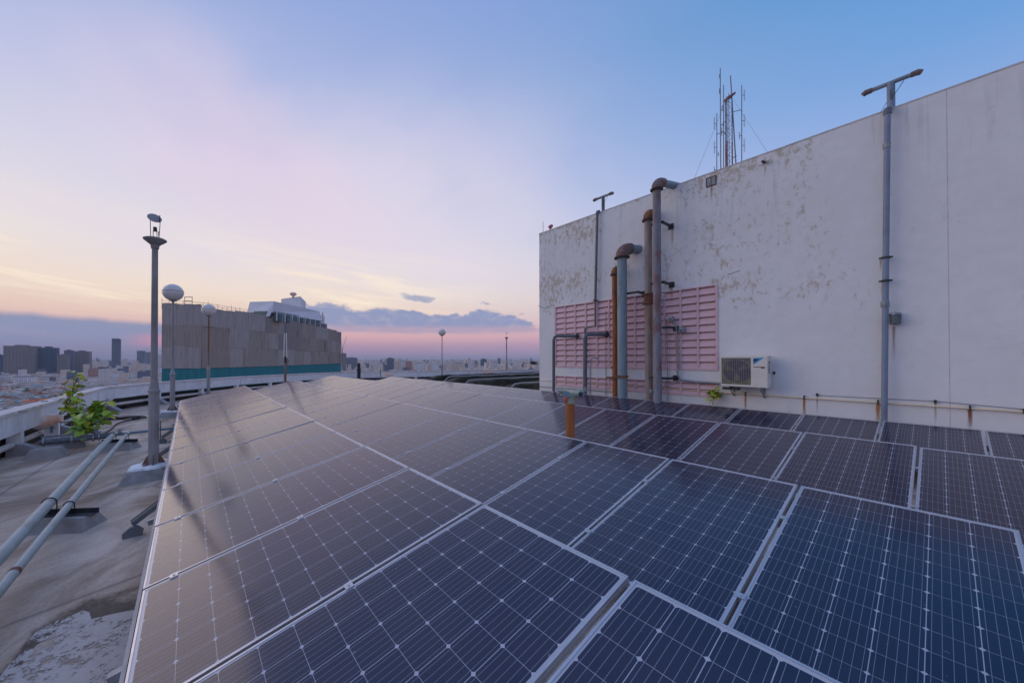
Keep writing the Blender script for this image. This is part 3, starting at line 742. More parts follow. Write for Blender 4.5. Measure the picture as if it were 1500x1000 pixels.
m = MB(); m.frustum(at_z(68, 668, 0), (-.26, -.2, 0), (.26, .2, .16), .07); tag(m.build('concrete_block', M['concrete']), 'grey sloped concrete block under the left end of header pipe', 'block')
m = MB(); m.frustum(at_z(100, 655, 0), (-.3, -.14, 0), (.3, .14, .12), .05); tag(m.build('concrete_block', M['concrete']), 'low concrete block under the middle of the header pipe', 'block')
# hose loop
hp = [(150, 636), (163, 628), (172, 620), (190, 615), (207, 612), (214, 611), (211, 609.5), (196, 609.5), (178, 611), (160, 614), (146, 617), (130, 622), (118, 628)]
m = MB(); m.tube(smooth_path([at_z(x, y, .02) for x, y in hp], 4), .02, 8)
tag(m.build('hose', M['hose'], None, True), 'brown rubber hose lying in a loop on the deck', 'hose')
for (x, y, wd) in ((172, 598.5, 'rag or cable heap farther from the hose'), (175, 613, 'rag or cable heap beside the hose')):
    m = MB()
    for _ in range(5):
        c = at_z(x + rnd(-10, 10), y + rnd(-.6, .6), .02)
        m.tube([c + Vector((rnd(-.5, .5), rnd(-.12, .12), rnd(0, .05))) for _ in range(5)], .018, 6)
    tag(m.build('cable_heap', M['black']), 'low black ' + wd, 'cable')

# floodlight on white post with fig saplings
pp = at_z(76, 648, 0.0)
ps = thing('parapet_post', pp, 'white square post stub standing behind the header pipe', 'post')
m = MB(); m.box((-.11, -.06, 0), (.11, .06, .62), ax=(U, V, Z), o=pp); m.build('shaft', M['parapet'], ps)
m = MB(); m.box((-.02, -.064, .22), (.03, -.061, .52), ax=(U, V, Z), o=pp); m.build('blue_mark', M['blue_thin'], ps)
fc = at_d(72, 616, pp.y - .12)
fl = thing('floodlight', fc, 'sun-bleached beige drum-shaped floodlight fixed at the parapet', 'lamp')
fd = Vector((1, .35, .28)).normalized(); e = rot_basis(fd)
m = MB(); m.lathe(fc, [(.02, -.26), (.11, -.25), (.135, -.2), (.13, .03), (.11, .08), (.09, .1), (.10, .16), (.085, .2), (.02, .21)], 20, ax=(e[1], e[2], fd)); m.build('housing', M['floodlight'], fl, True)
m = MB(); m.tube([fc + fd * .05 - Z * .1, fc + fd * .1 - Z * .2, pp + Z * .6], .015, 8); m.build('stem', M['galv'], fl, True)

def leaf_mesh(mat):
    m = MB(); k = 0
    out = [(0, 0), (.16, .10), (.36, .34), (.42, .55), (.30, .80), (0, 1.12)]
    for s_ in (1, -1):
        pr = [(0, y, 0.0) for y in (0, .1, .34, .55, .8, 1.12)]
        ed = [(s_ * x, y, .18 * x + (-.10 * y * y)) for x, y in out]
        pr = [(0, y, -.10 * y * y) for _, y, _ in pr]
        for i in range(5):
            f = (pr[i], ed[i], ed[i + 1], pr[i + 1]) if s_ > 0 else (pr[i], pr[i + 1], ed[i + 1], ed[i])
            f = [p for j, p in enumerate(f) if p not in f[:j]]
            k = len(m.v); m.v += f; m.face(range(k, k + len(f)))
    return m.mesh('leaf', mat)
LM = [leaf_mesh(M['leaf']), leaf_mesh(M['leaf_dark']), leaf_mesh(M['leaf_yellow'])]
def leaf(parent, p, size, kind, droop=.6):
    o = link('leaf', LM[kind]); o.parent = parent
    o.matrix_parent_inverse = parent.matrix_world.inverted()
    o.location = p; o.rotation_euler = (rnd(-1.3, -.2) * droop, rnd(-.6, .6), rnd(0, 6.28)); o.scale = (size, size, size)
pd = pp.y
def sapling(stems, lab, n, size, weights, root, f0=.28, sg=.12):
    t_ = thing('fig_sapling', root, lab, 'plant', 'fig saplings sprouting at the parapet')
    for st_ in stems:
        m = MB(); P = smooth_path([at_d(x, y, pd + dd_) for x, y, dd_ in st_], 4); m.tube(P, [.014 - .009 * i / len(P) for i in range(len(P))], 6); m.build('stem', M['twig'], t_, True)
        nn = int(n / len(stems))
        for i in range(nn):
            f_ = f0 + (1.02 - f0) * (i + rnd(0, .9)) / nn; q = P[min(int(f_ * (len(P) - 1)), len(P) - 1)]
            leaf(t_, q + Vector((random.gauss(0, sg * .6), random.gauss(0, sg * .7), random.gauss(-.01, sg * .6))), size * rnd(.7, 1.25), random.choices((0, 1, 2), weights)[0])
    return t_
sapling([[(82, 612, 0), (90, 602, -.05), (101, 584, -.15), (112, 556, -.15), (118, 546, -.1)], [(88, 604, -.05), (100, 592, -.15), (107, 575, -.2), (108, 556, 0)], [(90, 606, 0), (99, 601, -.1), (112, 594, -.15), (114, 582, -.1)]],
        'upright yellow-green fig sapling with long stem leaning over the parapet', 96, .125, (5, 1.6, 4), pp + Z * .5, .36, .095)
sapling([[(82, 617, 0), (100, 618, -.2), (128, 608, -.35), (152, 593, -.4)], [(100, 618, -.2), (122, 621, -.3), (140, 614, -.35), (160, 605, -.4)], [(100, 618, -.1), (112, 625, -.3), (122, 626, -.4), (134, 618, -.5)], [(118, 612, -.3), (134, 603, -.35), (144, 594, -.4), (150, 590, -.4)]],
        'bushy bright green fig sapling hanging over the deck by the floodlight', 120, .16, (6, 3, 1.8), pp + Z * .45, .5, .105)

# ------------------------------------------------------------------ lamp posts
def pedestal(t_, p, s_=.28, h=.15, white=True):
    m = MB(); m.frustum(p, (-s_ - .08, -s_ - .08, 0), (s_ + .08, s_ + .08, h), .10); m.build('pedestal', M['concrete'], t_)
    if white:
        m = MB(); n_ = 26; k = len(m.v); 
        n_ = 40; k = len(m.v); ph_ = rnd(0, 6); ring = [(s_ - .03) * (1 + .10 * math.sin(3 * i * 6.283 / n_ + ph_) + .07 * math.sin(7 * i * 6.283 / n_ + 2 * ph_) + .035 * math.sin(13 * i * 6.283 / n_) + rnd(-.012, .012)) for i in range(n_)]
        for zz, f_ in ((h - .02, 1.12), (h + .025, 1.0)):
            for i in range(n_):
                a_ = 2 * math.pi * i / n_; m.v.append(tuple(p + U * (ring[i] * f_ * math.cos(a_)) + V * (ring[i] * f_ * math.sin(a_)) + Z * (zz + rnd(0, .006))))
        for i in range(n_): m.face((k + i, k + (i + 1) % n_, k + n_ + (i + 1) % n_, k + n_ + i))
        m.face([k + n_ + i for i in range(n_)]); m.build('paint_spill', M['white_paint'], t_)
def post(t_, p, h0, zc, ztop, r0, r1, mat, mat2=None):
    m = MB(); m.lathe(p, [(r0, h0), (r0, zc - .02)], 8); m.lathe(p, [(r0 + .012, zc - .02), (r0 + .012, zc + .015), (r0 * .95, zc + .03), (r1 * 1.1, zc + .17), (r1, zc + .18)], 16); m.build('lower_shaft', mat, t_, True)
    m = MB(); m.tube([p + Z * (zc + .15), p + Z * ztop], [r1, r1 * .86], 14); m.build('upper_shaft', mat2 or mat, t_, True)
    m = MB(); m.box((-.13, -.13, h0 + .0), (.13, .13, h0 + .014), ax=(U, V, Z), o=p)
    for a_ in range(4):
        d_ = (U * math.cos(a_ * math.pi / 2) + V * math.sin(a_ * math.pi / 2)); s_ = Z.cross(d_); k = len(m.v)
        for q in (-.006, .006): m.v += [tuple(p + d_ * x + s_ * q + Z * z) for x, z in ((r0 * .7, h0 + .014), (.15, h0 + .014), (r0 * .7, h0 + .20))]
        m.face((k, k + 1, k + 2)); m.face((k + 5, k + 4, k + 3)); m.face((k + 1, k + 4, k + 5, k + 2)); m.face((k, k + 2, k + 5, k + 3))
    m.build('base_plate', M['pole_rusty'], t_)
def xy(x, d): p = at_d(x, 525, d); return Vector((p.x, p.y, 0))
# tall post that lost its globe
p = xy(226, 5.66); t_ = thing('lamp_post', p, 'tall grey lamp post nearest the camera, its globe gone, tilted cap on rods', 'lamp post', 'lamp posts along the parapet')
pedestal(t_, p, .30); post(t_, p, .165, 1.33, 3.66, .070, .047, M['pole'])
m = MB(); m.lathe(p, [(.05, 3.60), (.06, 3.66), (.15, 3.735), (.155, 3.75), (.13, 3.765), (.03, 3.77)], 28); m.build('cup', M['pole'], t_, True)
m = MB(); m.box((-.018, -.018, 3.88), (.018, .018, 3.95), o=p); m.tube([p + Vector((-.03, 0, 3.76)), p + Vector((-.03, 0, 3.9))], .005, 6); m.tube([p + Vector((.03, 0, 3.76)), p + Vector((.03, 0, 3.9))], .005, 6)
m.tube([p + Vector((.06, 0, 3.76)), p + Vector((.055, 0, 3.88))], .005, 6); m.build('lamp_holder', M['dark_steel'], t_)
m = MB(); m.tube([p + Vector((-.07, 0, 3.76)), p + Vector((-.08, 0, 4.1))], .005, 6); m.tube([p + Vector((.045, .02, 3.76)), p + Vector((.065, .02, 4.04))], .005, 6); m.tube([p + Vector((.07, 0, 4.02)), p + Vector((.075, 0, 4.14))], .006, 6); m.build('rod', M['dark_steel'], t_)
ct = Vector((.55, -.50, .50)).normalized(); e1 = ct.cross(Vector((0, 1, 0))).normalized(); e2 = ct.cross(e1)
m = MB(); m.lathe(p + Z * 4.095 + Vector((-.01, 0, 0)), [(.09, -.006), (.095, 0), (.09, .008), (.03, .011)], 24, ax=(e1, e2, e1.cross(e2) if e1.cross(e2).z > 0 else -e1.cross(e2))); m.build('cap', M['pole'], t_, True)
m = MB(); m.box((.082, -.1, .55), (.092, -.04, .86), ax=(U, V, Z), o=p); m.build('access_door', M['dark_steel'], t_)

def globe_post(x, d, zc_, lab, mat=None, base=.165):
    p = xy(x, d); t_ = thing('lamp_post', p, lab, 'lamp post', 'lamp posts along the parapet')
    pedestal(t_, p); post(t_, p, base, 1.33, zc_ - .28, .070, .036, M['pole'], mat)
    m = MB(); n_ = 14; prof = [(.29 * math.cos(a_), .27 * math.sin(a_)) for a_ in [R(-72 + 162 * i / n_) for i in range(n_)]] + [(.02, .27)]
    m.lathe(p + Z * zc_, prof, 32); m.build('globe', M['globe'], t_, True)
    m = MB(); m.lathe(p + Z * zc_, [(.291, .028), (.294, .032), (.294, .040), (.289, .044)], 32); m.build('seam_ring', M['pole'], t_, True)
    m = MB(); m.lathe(p + Z * (zc_ - .30), [(.05, 0), (.075, .03), (.12, .055), (.095, .06)], 20); m.build('gallery', M['pole'], t_, True)
globe_post(253, 11.46, H + 2.13, 'lamp post with large white globe, second nearest of the posts')
globe_post(305.5, 16.1, H + 2.19, 'lamp post with white globe and rust-streaked shaft before the wrapped building', M['pole_rusty'])
globe_post(647.5, 27.2, H + 2.0, 'lamp post with small-looking white globe far off at the parapet')
# post with fluorescent tubes
p = xy(418, 20.4); t_ = thing('lamp_post', p, 'slim post with two upright white tubes before the wrapped building', 'lamp post', 'lamp posts along the parapet')
m = MB(); m.lathe(p, [(.07, 0), (.07, 1.5), (.09, 1.52), (.05, 1.62)], 12); m.build('lower_shaft', M['pole_rusty'], t_, True)
m = MB(); m.tube([p + Z * 1.6, p + Z * 1.95], .06, 10); m.tube([p + Vector((.02, 0, 1.75)), p + Vector((.15, 0, 1.82)), p + Vector((.18, 0, 1.66)), p + Vector((.03, 0, 1.6))], .02, 6); m.build('junction', M['black'], t_, True)
for s_ in (-.085, .085):
    m = MB(); m.tube([p + Vector((s_, 0, 1.9)), p + Vector((s_ * .6, 0, 3.3))], .028, 10); m.build('tube_lamp', M['globe'], t_, True)
m = MB(); m.tube([p + Z * 3.28, p + Z * 3.75], .035, 8); m.tube([p + Z * 3.62, p + Vector((.55, 0, 3.62))], .008, 6); m.build('top_fitting', M['teal'], t_, True)
# far tall post
p = xy(742, 30.2); t_ = thing('lamp_post', p, 'bare grey lamp post without globe near the wall corner', 'lamp post', 'lamp posts along the parapet')
m = MB(); m.lathe(p, [(.085, 0), (.085, 1.3), (.05, 1.5), (.045, 3.55)], 12); m.build('shaft', M['pole'], t_, True)
m = MB(); m.lathe(p, [(.05, 3.5), (.15, 3.62), (.14, 3.65), (.02, 3.66)], 16); m.build('cup', M['pole_rusty'], t_, True)
m = MB(); m.tube([p + Z * 3.65, p + Z * 3.98], .008, 6); m.box((-.05, -.02, 3.98), (.06, .02, 4.03), o=p); m.build('cap', M['pole'], t_)
# black stub post
p = xy(525.7, 23.5); m = MB(); m.lathe(p, [(.12, 0), (.12, 1.25), (.10, 1.27), (.10, 1.52), (.02, 1.55)], 14)
tag(m.build('black_post', M['black'], None, True), 'short black post standing behind the far panel rows', 'post')
p = xy(557.5, 24.5); m = MB(); m.tube([p, p + Z * 1.05], .03, 8); tag(m.build('small_post', M['pole_rusty']), 'thin short rusty post by the far parapet', 'post')
p = at_d(566, 549, 24.2); m = MB()
for _ in range(4): m.box((rnd(-.4, -.1), rnd(-.1, 0), rnd(-.15, 0)), (rnd(.1, .4), .1, rnd(.03, .12)), o=p + Vector((rnd(-.3, .3), 0, 0)))
tag(m.build('rubble_box', M['floodlight']), 'pinkish-beige boxes lying at the far parapet', 'box')
p = at_d(712, 545.5, 29.5); m = MB(); m.box((-.55, -.2, -.1), (.55, .2, .15), o=p); m.box((-.2, -.2, .152), (.25, .2, .3), o=p)
tag(m.build('equipment_box', M['floodlight']), 'faded reddish equipment box on the far parapet', 'box')

# dark covered frames beyond the panels
def covered(x, y, Lu, hgt, lab, pipe=True):
    p = at_z(x, y, H - 1.1); t_ = thing('covered_frame', Vector((p.x, p.y, 0)), lab, 'covered frame', 'dark covered frames beyond the far panels')
    m = MB(); n_ = 26; prof = [(-.25, -hgt), (-.12, -.10), (0, 0), (.5, -.02), (1.1, -.22), (1.3, -hgt)]
    k0 = len(m.v)
    for i in range(n_ + 1):
        s_ = Lu * i / n_; e_ = min(1, i / 2.2)
        for (b_, z) in prof:
            j = .035 * mnoise.noise(Vector((s_ * 1.3, b_ * 2, x * .1))); sag = -.035 * abs(math.sin(s_ * 1.55))
            m.v.append(tuple(p + U * s_ + V * (b_ + j * 1.6) + Z * (z * (1) - (1 - e_) * .35 + j + (sag if z > -.3 else 0))))
    q = len(prof)
    for i in range(n_):
        for j in range(q - 1): a_ = k0 + i * q + j; m.face((a_, a_ + q, a_ + q + 1, a_ + 1))
    m.face([k0 + j for j in range(q)]); m.build('cover_sheet', M['tarp'], t_, True)
    if pipe:
        m = MB(); m.tube([p + U * -.35 + Z * -.30, p + U * .12 + Z * .02, p + U * .5 + Z * .045, p + U * (Lu - .05) + Z * .045], .028, 8); m.build('edge_pipe', M['pale_pipe'], t_, True)
covered(625, 549.5, 14.0, .75, 'dark sheet-covered frame without pipe, farthest of the four', False)
covered(655, 552.5, 9.8, .75, 'dark sheet-covered frame with pale pipe, second farthest of the four')
covered(684, 557.6, 7.6, .75, 'dark sheet-covered frame with pale pipe, third farthest of the four')
covered(751, 563, 3.7, .75, 'short dark sheet-covered frame with pale pipe closest to the wall corner')

# ------------------------------------------------------------------ standpipe with twin inlet
p = xy(835, 5.59); t_ = thing('standpipe', p, 'rusty orange standpipe with pale green twin valve head between panel rows', 'standpipe')
zt_ = H - (588 - 525) * 5.59 / F
m = MB(); m.tube([p, p + Z * (zt_ + .0)], .068, 24); m.build('riser', M['rust_orange'], t_, True)
m = MB(); m.lathe(p + Z * zt_, [(.073, -.03), (.075, .0), (.066, .02), (.068, .06), (.082, .10), (.07, .135), (.02, .14)], 24)
X_ = Vector((1, 0, 0)); Y_ = Vector((0, 1, 0)); c = p + Z * (zt_ + .085)
for s_ in (-1, 1):
    d_ = (X_ * s_ * .85 + Y_ * -.35 + Z * .38).normalized()
    m.tube([c, c + d_ * .17], [.055, .052], 16); m.tube([c + d_ * .15, c + d_ * .22], [.035, .026], 14)
    o_ = (X_ * s_ * .30 + Y_ * -1).normalized(); m.tube([c + d_ * .10, c + d_ * .10 + o_ * .10], .048, 16)
m.build('valve_head', M['valve'], t_, True)
for s_ in (-1, 1):
    d_ = (X_ * s_ * .85 + Y_ * -.35 + Z * .38).normalized(); o_ = (X_ * s_ * .30 + Y_ * -1).normalized(); c_ = c + d_ * .10 + o_ * .101
    m = MB(); e = rot_basis(o_); m.lathe(c_, [(.040, -.002), (.040, .004), (.002, .0045)], 18, ax=(e[1], e[2], o_)); m.build('outlet', M['logo_navy'] if s_ > 0 else M['blue_thin'], t_, True)
    h_ = c + d_ * .25; e = rot_basis(d_); m = MB()
    R_ = [h_ + (e[1] * math.cos(a_) + e[2] * math.sin(a_)) * .048 for a_ in [2 * math.pi * i / 14 for i in range(15)]]
    m.tube(R_, .007, 6); m.tube([h_ - e[1] * .048, h_ + e[1] * .048], .005, 6); m.tube([h_ - e[2] * .048, h_ + e[2] * .048], .005, 6); m.tube([h_ - d_ * .06, h_ + d_ * .02], .010, 8)
    m.build('handwheel', M['galv'], t_, True)
q = c + (X_ * -.85 + Y_ * -.35 + Z * .38).normalized() * .12 + Vector((-.01, -.09, -.05)); m = MB(); m.lathe(q, [(.012, -.10), (.028, -.07), (.034, -.03), (.03, .0), (.01, .01)], 14)
tag(m.build('hanging_cap', M['red_lamp'], t_, True), 'faded pink cap hanging from the left outlet')

# ================================================================== WALL THINGS
def on_wall_pipe(name, pts, r, mat, lab, cat='pipe', group=None, n=14, off=None):
    """pts: (x, y, out from the wall)"""
    m = MB(); m.tube([wp(x, y, o_) for x, y, o_ in pts], r, n); o = m.build(name, mat, None, True); return tag(o, lab, cat, group)
nU = -U                                       # out of the wall
def streak(x, y, wpx, hpx, mat):
    """rust run starting at picture point, a part of the wall"""
    v, z = wvz(x, y, 0); d = (wp(x, y) - C0).y / F; m = MB(); hw = wpx * d / 2 * .62; h_ = hpx * d * 1.3
    m.quad((v + hw, .0045, z - h_), (v - hw, .0045, z - h_), (v - hw, .0045, z), (v + hw, .0045, z), 0, [(0, 0), (1, 0), (1, 1), (0, 1)])
    wall_build(m, 'rust_streak', mat)
# large risers
def riser(x, ytop, ybot, dia_px, out, mat, matelb, lab, elbow='wall', extra=()):
    top = wp(x, ytop, out); bot = Vector((top.x, top.y, 0.0)); r_ = dia_px * (top - C0).y / F / 2
    t_ = thing('riser_pipe', bot, lab, 'pipe', 'large riser pipes on the white wall')
    m = MB(); m.tube([bot, top], r_, 22); m.build('pipe_run', mat, t_, True)
    br = r_ * 1.7; dirn = {'wall': U, 'over': (U * .9 - V * .25).normalized(), 'right': (U * .9 - V * .42).normalized()}[elbow]
    A_ = arc(top + dirn * br, -dirn, Z, br, 8)
    m = MB(); m.tube([top - Z * .02] + A_ + [A_[-1] + dirn * .06], r_ * 1.28, 22); m.build('elbow', matelb, t_, True)
    m = MB(); m.lathe(top - Z * .05, [(r_ * 1.6, -.02), (r_ * 1.6, -.002), (r_ * 1.45, -.001), (r_ * 1.45, .003), (r_ * 1.6, .004), (r_ * 1.6, .022), (r_ * 1.3, .03)], 22); m.build('flange', M['rust_dark'], t_, True)
    e_ = A_[-1] + dirn * .06
    reach = out - br + .05 if elbow != 'over' else 1.6
    if elbow == 'right': reach = (out - br) / .9
    m = MB(); m.tube([e_, e_ + dirn * max(.05, reach)], r_, 20); m.build('stub', M['blue_pipe'], t_, True)
    if elbow == 'over':
        q_ = e_ + dirn * 1.3; m = MB(); m.tube([q_, q_ + dirn * .12], r_ * 1.5, 18); m.build('flange', M['galv'], t_, True)
    for (y, h_, k_) in extra:
        c = wp(x, y, out); m = MB(); m.lathe(Vector((top.x, top.y, c.z)), [(r_ * k_, -h_ / 2), (r_ * k_, h_ / 2)], 18); m.build('coupling', M['rust'], t_, True)
        for s_ in (-1, 1):
            m = MB(); m.lathe(Vector((top.x, top.y, c.z + s_ * h_ / 2)), [(r_ * 1.6, -.018), (r_ * 1.6, .018)], 18); m.build('flange', M['rust'], t_, True)
    return t_, top, r_
riser(900.5, 400, 580, 7.5, .34, M['rust_orange'], M['rust_ochre'], 'slim rust-red riser pipe left of the wide blue-grey one')
riser(911, 375, 582, 13, .48, M['blue_pipe'], M['elbow'], 'wide blue-grey riser pipe with red-primed elbow entering the wall', 'right')
riser(949.5, 320, 578, 10, .34, M['brown_pipe'], M['rust_ochre'], 'grey-brown riser pipe with rusty elbow and flanged coupling', 'wall', ((438, .26, 1.25),))
riser(962, 275, 585, 10.5, .62, M['red_pipe'], M['elbow'], 'tallest riser pipe, reddish grey, bending over the wall top', 'over')
# steel brackets
def bracket(x0, x1, y, out, lab):
    a = wp(x0, y, out); z_ = a.z; b = uv(WU, wvz(x1, y)[0]); b.z = z_; a2 = uv(WU - out, a.dot(V)); a2.z = z_
    a3 = uv(WU - out, b.dot(V)); a3.z = z_
    m = MB()
    m.box((-.03, 0, -.03), ((a2 - a3).length, .04, .03), ax=((a2 - a3).normalized(), U, Z), o=a3)
    m.box((0, -.02, -.032), (out, .02, .028), ax=(U, V, Z), o=a3)
    m.box((out - .012, -.07, -.09), (out - .001, .07, .07), ax=(U, V, Z), o=a3)
    tag(m.build('steel_bracket', M['dark_steel']), lab, 'bracket', 'steel brackets holding the riser pipes')
bracket(917, 944, 430, .40, 'dark steel bracket between the wide pipe and the coupling')
bracket(952, 983, 330, .55, 'dark steel bracket highest on the risers')
bracket(952, 984, 416, .55, 'dark steel bracket on the risers above the louvres')
bracket(950, 990, 553, .55, 'dark steel bracket on the risers just above the panels')
bracket(966, 990, 480, .40, 'thin dark bracket before the right part of the louvres')
bracket(895, 902, 538, .25, 'small dark clamp bar on the slim rust-red riser')
for (x, y, r_, out, wd) in ((911, 551, .15, .48, 'wide blue-grey riser'), (900.5, 553, .10, .34, 'slim rust-red riser')):
    c = wp(x, y, out); m = MB(); m.lathe(c, [(r_, -.03), (r_ + .02, -.028), (r_ + .02, .028), (r_, .03)], 16); m.box((-.2, -.01, -.03), (.2, .01, .03), ax=(V, U, Z), o=c + nU * (r_ + .0))
    tag(m.build('pipe_clamp', M['rust']), 'rusty bolted clamp low on the ' + wd, 'clamp')
# low bend at the foot of third riser
on_wall_pipe('bent_pipe', [(944, 590, .3), (947, 582, .34), (952, 575, .34), (955, 570, .34)], .085, M['pipe_paint'], 'grey pipe end bending at the foot of the rusty-elbow riser')
# T-topped vent pipes
def t_post(xw, yt, xb, yb, topx, topy, barL, barR, out, r_, mat, lab, collars=(), head=1.0):
    t_ = thing('t_shaped_post', wp(xb, yb, out), lab, 'lamp post', 'T-shaped posts clamped to the white wall')
    m = MB(); m.tube([wp(xb, yb, out), wp(xw, yt, out)], r_, 14); m.build('conduit', mat, t_, True)
    a_ = wp(xw, yt, out); m = MB(); m.tube([a_ - Z * .06, a_ + Z * .03, a_ + U * (out * .9) + Z * .07], r_ * 1.25, 12); m.build('conduit_head', M['mid_pipe'], t_, True)
    ub = WU + .12
    def q(x, y): return at_u(x, y, ub)
    top = q(topx, topy); base = Vector((top.x, top.y, zt + .045))
    m = MB(); m.tube([base, top], r_ * 1.25, 14); m.build('post', mat, t_, True)
    L_, R2 = q(*barL), q(*barR); zc = (L_.z + R2.z) / 2; L_.z = R2.z = zc; d_ = (R2 - L_).normalized()
    m = MB(); m.tube([L_, R2], r_ * .95, 12); m.build('cross_bar', M['galv'], t_, True)
    for e_, s_ in ((L_, -1), (R2, 1)):
        m = MB(); m.tube([e_ - d_ * s_ * .03, e_ + d_ * s_ * .05, e_ + d_ * s_ * .09 - Z * .025], [r_ * 1.15, r_ * 1.25, r_ * 1.05], 12); m.build('lamp_head', M['head_brown'], t_, True)
    m = MB(); m.tube([top - Z * .1 + nU * r_, top - Z * .35 + nU * (r_ + .03), top - Z * .05 + d_ * .15], .006, 5); m.build('cable', M['black'], t_)
    for y in collars:
        f_ = (y - yt) / (yb - yt); c = wp(xw, yt, out).lerp(wp(xb, yb, out), (y - yt) / (yb - yt))
        m = MB(); m.lathe(c, [(r_ * 1.3, -.02), (r_ * 1.3, .02)], 14); m.box((-r_ * 2, -.01, -.015), (r_ * 2, .01, .015), ax=(V, U, Z), o=c); m.box((-.01, 0, -.012), (.01, out, .012), ax=(V, U, Z), o=c + U * .01); m.build('collar', M['dark_steel'], t_)
    return t_
tp = t_post(1300, 163, 1295, 640, 1305, 122, (1274, 133.5), (1338, 109), .13, .042, M['blue_conduit'], 'slate-blue conduit up the wall with T-shaped double lamp on top, nearer one', (377, 411))
c = wp(1296.5, 445, .13); m = MB(); m.lathe(c, [(.055, -.06), (.055, .05), (.045, .06)], 14); m.build('coupler', M['galv'], tp, True)
c = wp(1299, 213, .13); m = MB(); m.lathe(c, [(.05, -.05), (.05, .04)], 14); m.build('coupler', M['galv'], tp, True)
t_post(875, 312, 872, 440, 883.5, 288, (873, 291.5), (894, 284.5), .10, .040, M['mid_pipe'], 'dark conduit up the wall with T-shaped double lamp on top, far one', (440,))
on_wall_pipe('conduit', [(872, 440, .1), (872, 477, .1), (860, 479.5, .12), (857, 481, .12), (857, 585, .12)], .03, M['mid_pipe'], 'dark conduit stepping left below the far T-shaped post', 'conduit')
for x, y in ((1294, 378), (1288, 378)): pass
# dark grey cranked pipes
for (x, xe, y, wd) in ((811, 848, 492, 'left'), (857, 891, 489.5, 'right')):
    r_ = .05 if x < 850 else .062
    on_wall_pipe('cranked_pipe', [(x, 600, .45), (x, y + 6, .45), (x + 1.5, y + 1.5, .45), (x + 5, y, .42), (xe - 2, y + .0, .0)], r_, M['mid_pipe'], f'dark grey pipe cranked into the louvres, {wd} one of the two', group='cranked pipes entering the louvres')
    c = wp(xe - 3, y, .06); e_ = (wp(xe - 2, y, 0) - wp(x + 5, y, .42)).normalized(); m = MB(); m.tube([c - e_ * .02, c + e_ * .05], r_ * 1.5, 14)
    tag(m.build('wall_flange', M['dark_steel']), f'dark round flange where the {wd} cranked pipe meets the louvres', 'flange')
on_wall_pipe('thin_blue_tube', [(864, 595, .16), (865.5, 527, .16), (868, 524, .15), (877, 524, .05)], .016, M['blue_thin'], 'thin pale blue tube with short arm before the louvres', 'tube')
on_wall_pipe('thin_rod', [(887.5, 585, .06), (887.5, 455, .06)], .010, M['mid_pipe'], 'thin upright grey rod before the louvres, left one', 'rod', 'thin rods on the wall')
on_wall_pipe('thin_rod', [(978.5, 590, .06), (977, 470, .06)], .012, M['galv'], 'thin upright grey rod before the louvres, right one', 'rod', 'thin rods on the wall')
on_wall_pipe('cable_conduit', [(985, 466, .05), (991, 482, .07), (991, 505, .07), (993, 535, .07), (993, 550, .07), (997, 556, .08), (1020, 559, .08), (1062, 561.5, .1)], .026, M['galv'], 'bent grey conduit from the cable boxes to the outdoor unit', 'conduit')
on_wall_pipe('cable_run', [(964, 569, .05), (980, 563, .05), (996, 556, .05)], .01, M['pale_pipe'], 'thin pale cable slanting up to the grey conduit', 'cable')
for (x, y, wd) in ((982, 467, 'upper'), (999, 483, 'lower')):
    c = wp(x, y, .08); m = MB(); m.box((-.07, -.06, -.06), (.06, .05, .07), ax=(V, U, Z), o=c); m.lathe(c + nU * .06, [(.035, 0), (.035, .05), (.01, .06)], 10, ax=(V, Z, nU)); m.tube([c + Z * .05, c + Z * .12 + V * .1, c + V * .15 - Z * .02], .008, 5)
    tag(m.build('junction_box', M['galv']), f'small grey junction box with cables on the louvres, {wd} one', 'box')
# beige pipe along the wall foot with rusting clamps
pA, pB = wp(1055, 573.5, .05), wp(1500, 604.8, .05); zb = (pA.z + pB.z) / 2
vA_, vB_ = wvz(1052, 573)[0], -4.0
bp = thing('wall_foot_pipe', uv(WU - .05, vA_, zb), 'thin beige pipe along the foot of the white wall with rusting clamps', 'pipe')
m = MB(); m.tube([uv(WU - .05, vA_, zb), uv(WU - .05, vB_, zb)], .015, 10); m.build('pipe_run', M['beige_pipe'], bp, True)
for (x, y) in ((1092, 576), (1178, 582), (1286, 588.5), (1421, 599), (1500, 603)):
    v_ = wvz(x, y, .05)[0]; m = MB(); m.box((-.009, -.022, -.025), (.009, .045, .05), ax=(V, U, Z), o=uv(WU - .05, v_, zb)); m.build('clamp', M['dark_steel'], bp)
on_wall_pipe('thin_wall_line', [(790, 556.5, .02), (1052, 573.5, .02)], .010, M['beige_pipe'], 'thin beige line along the wall foot below the louvres', 'pipe')
on_wall_pipe('thin_wall_line', [(790, 566, .02), (900, 574, .02)], .010, M['mid_pipe'], 'thin dark line low at the far end of the wall', 'pipe')
on_wall_pipe('cable_strand', [(1196, 578.5, .02), (1370, 587.5, .02), (1500, 599, .02)], .005, M['mid_pipe'], 'thin cable strung just above the beige pipe', 'cable')
for x, y, w_, h_, k in ((1092, 577, 5, 30, 'streak'), (1178, 583, 6, 34, 'streak'), (1286, 589, 9, 34, 'streak'), (1421, 600, 9, 28, 'streak_dark'), (1197, 581, 4, 22, 'streak_faint'), (1370, 590, 4, 30, 'streak_faint'),
                        (1309, 478, 6, 46, 'streak_faint'), (1299, 380, 6, 26, 'streak'), (1290, 380, 4, 16, 'streak_faint'), (1042, 273, 6, 22, 'streak_faint'), (985, 332, 7, 30, 'streak_faint'), (984, 418, 7, 26, 'streak_faint'),
                        (1294, 414, 8, 30, 'streak_faint'), (1121, 243, 4, 14, 'streak_faint'), (905, 545, 5, 20, 'streak_faint')):
    streak(x, y, w_, h_, M[k])
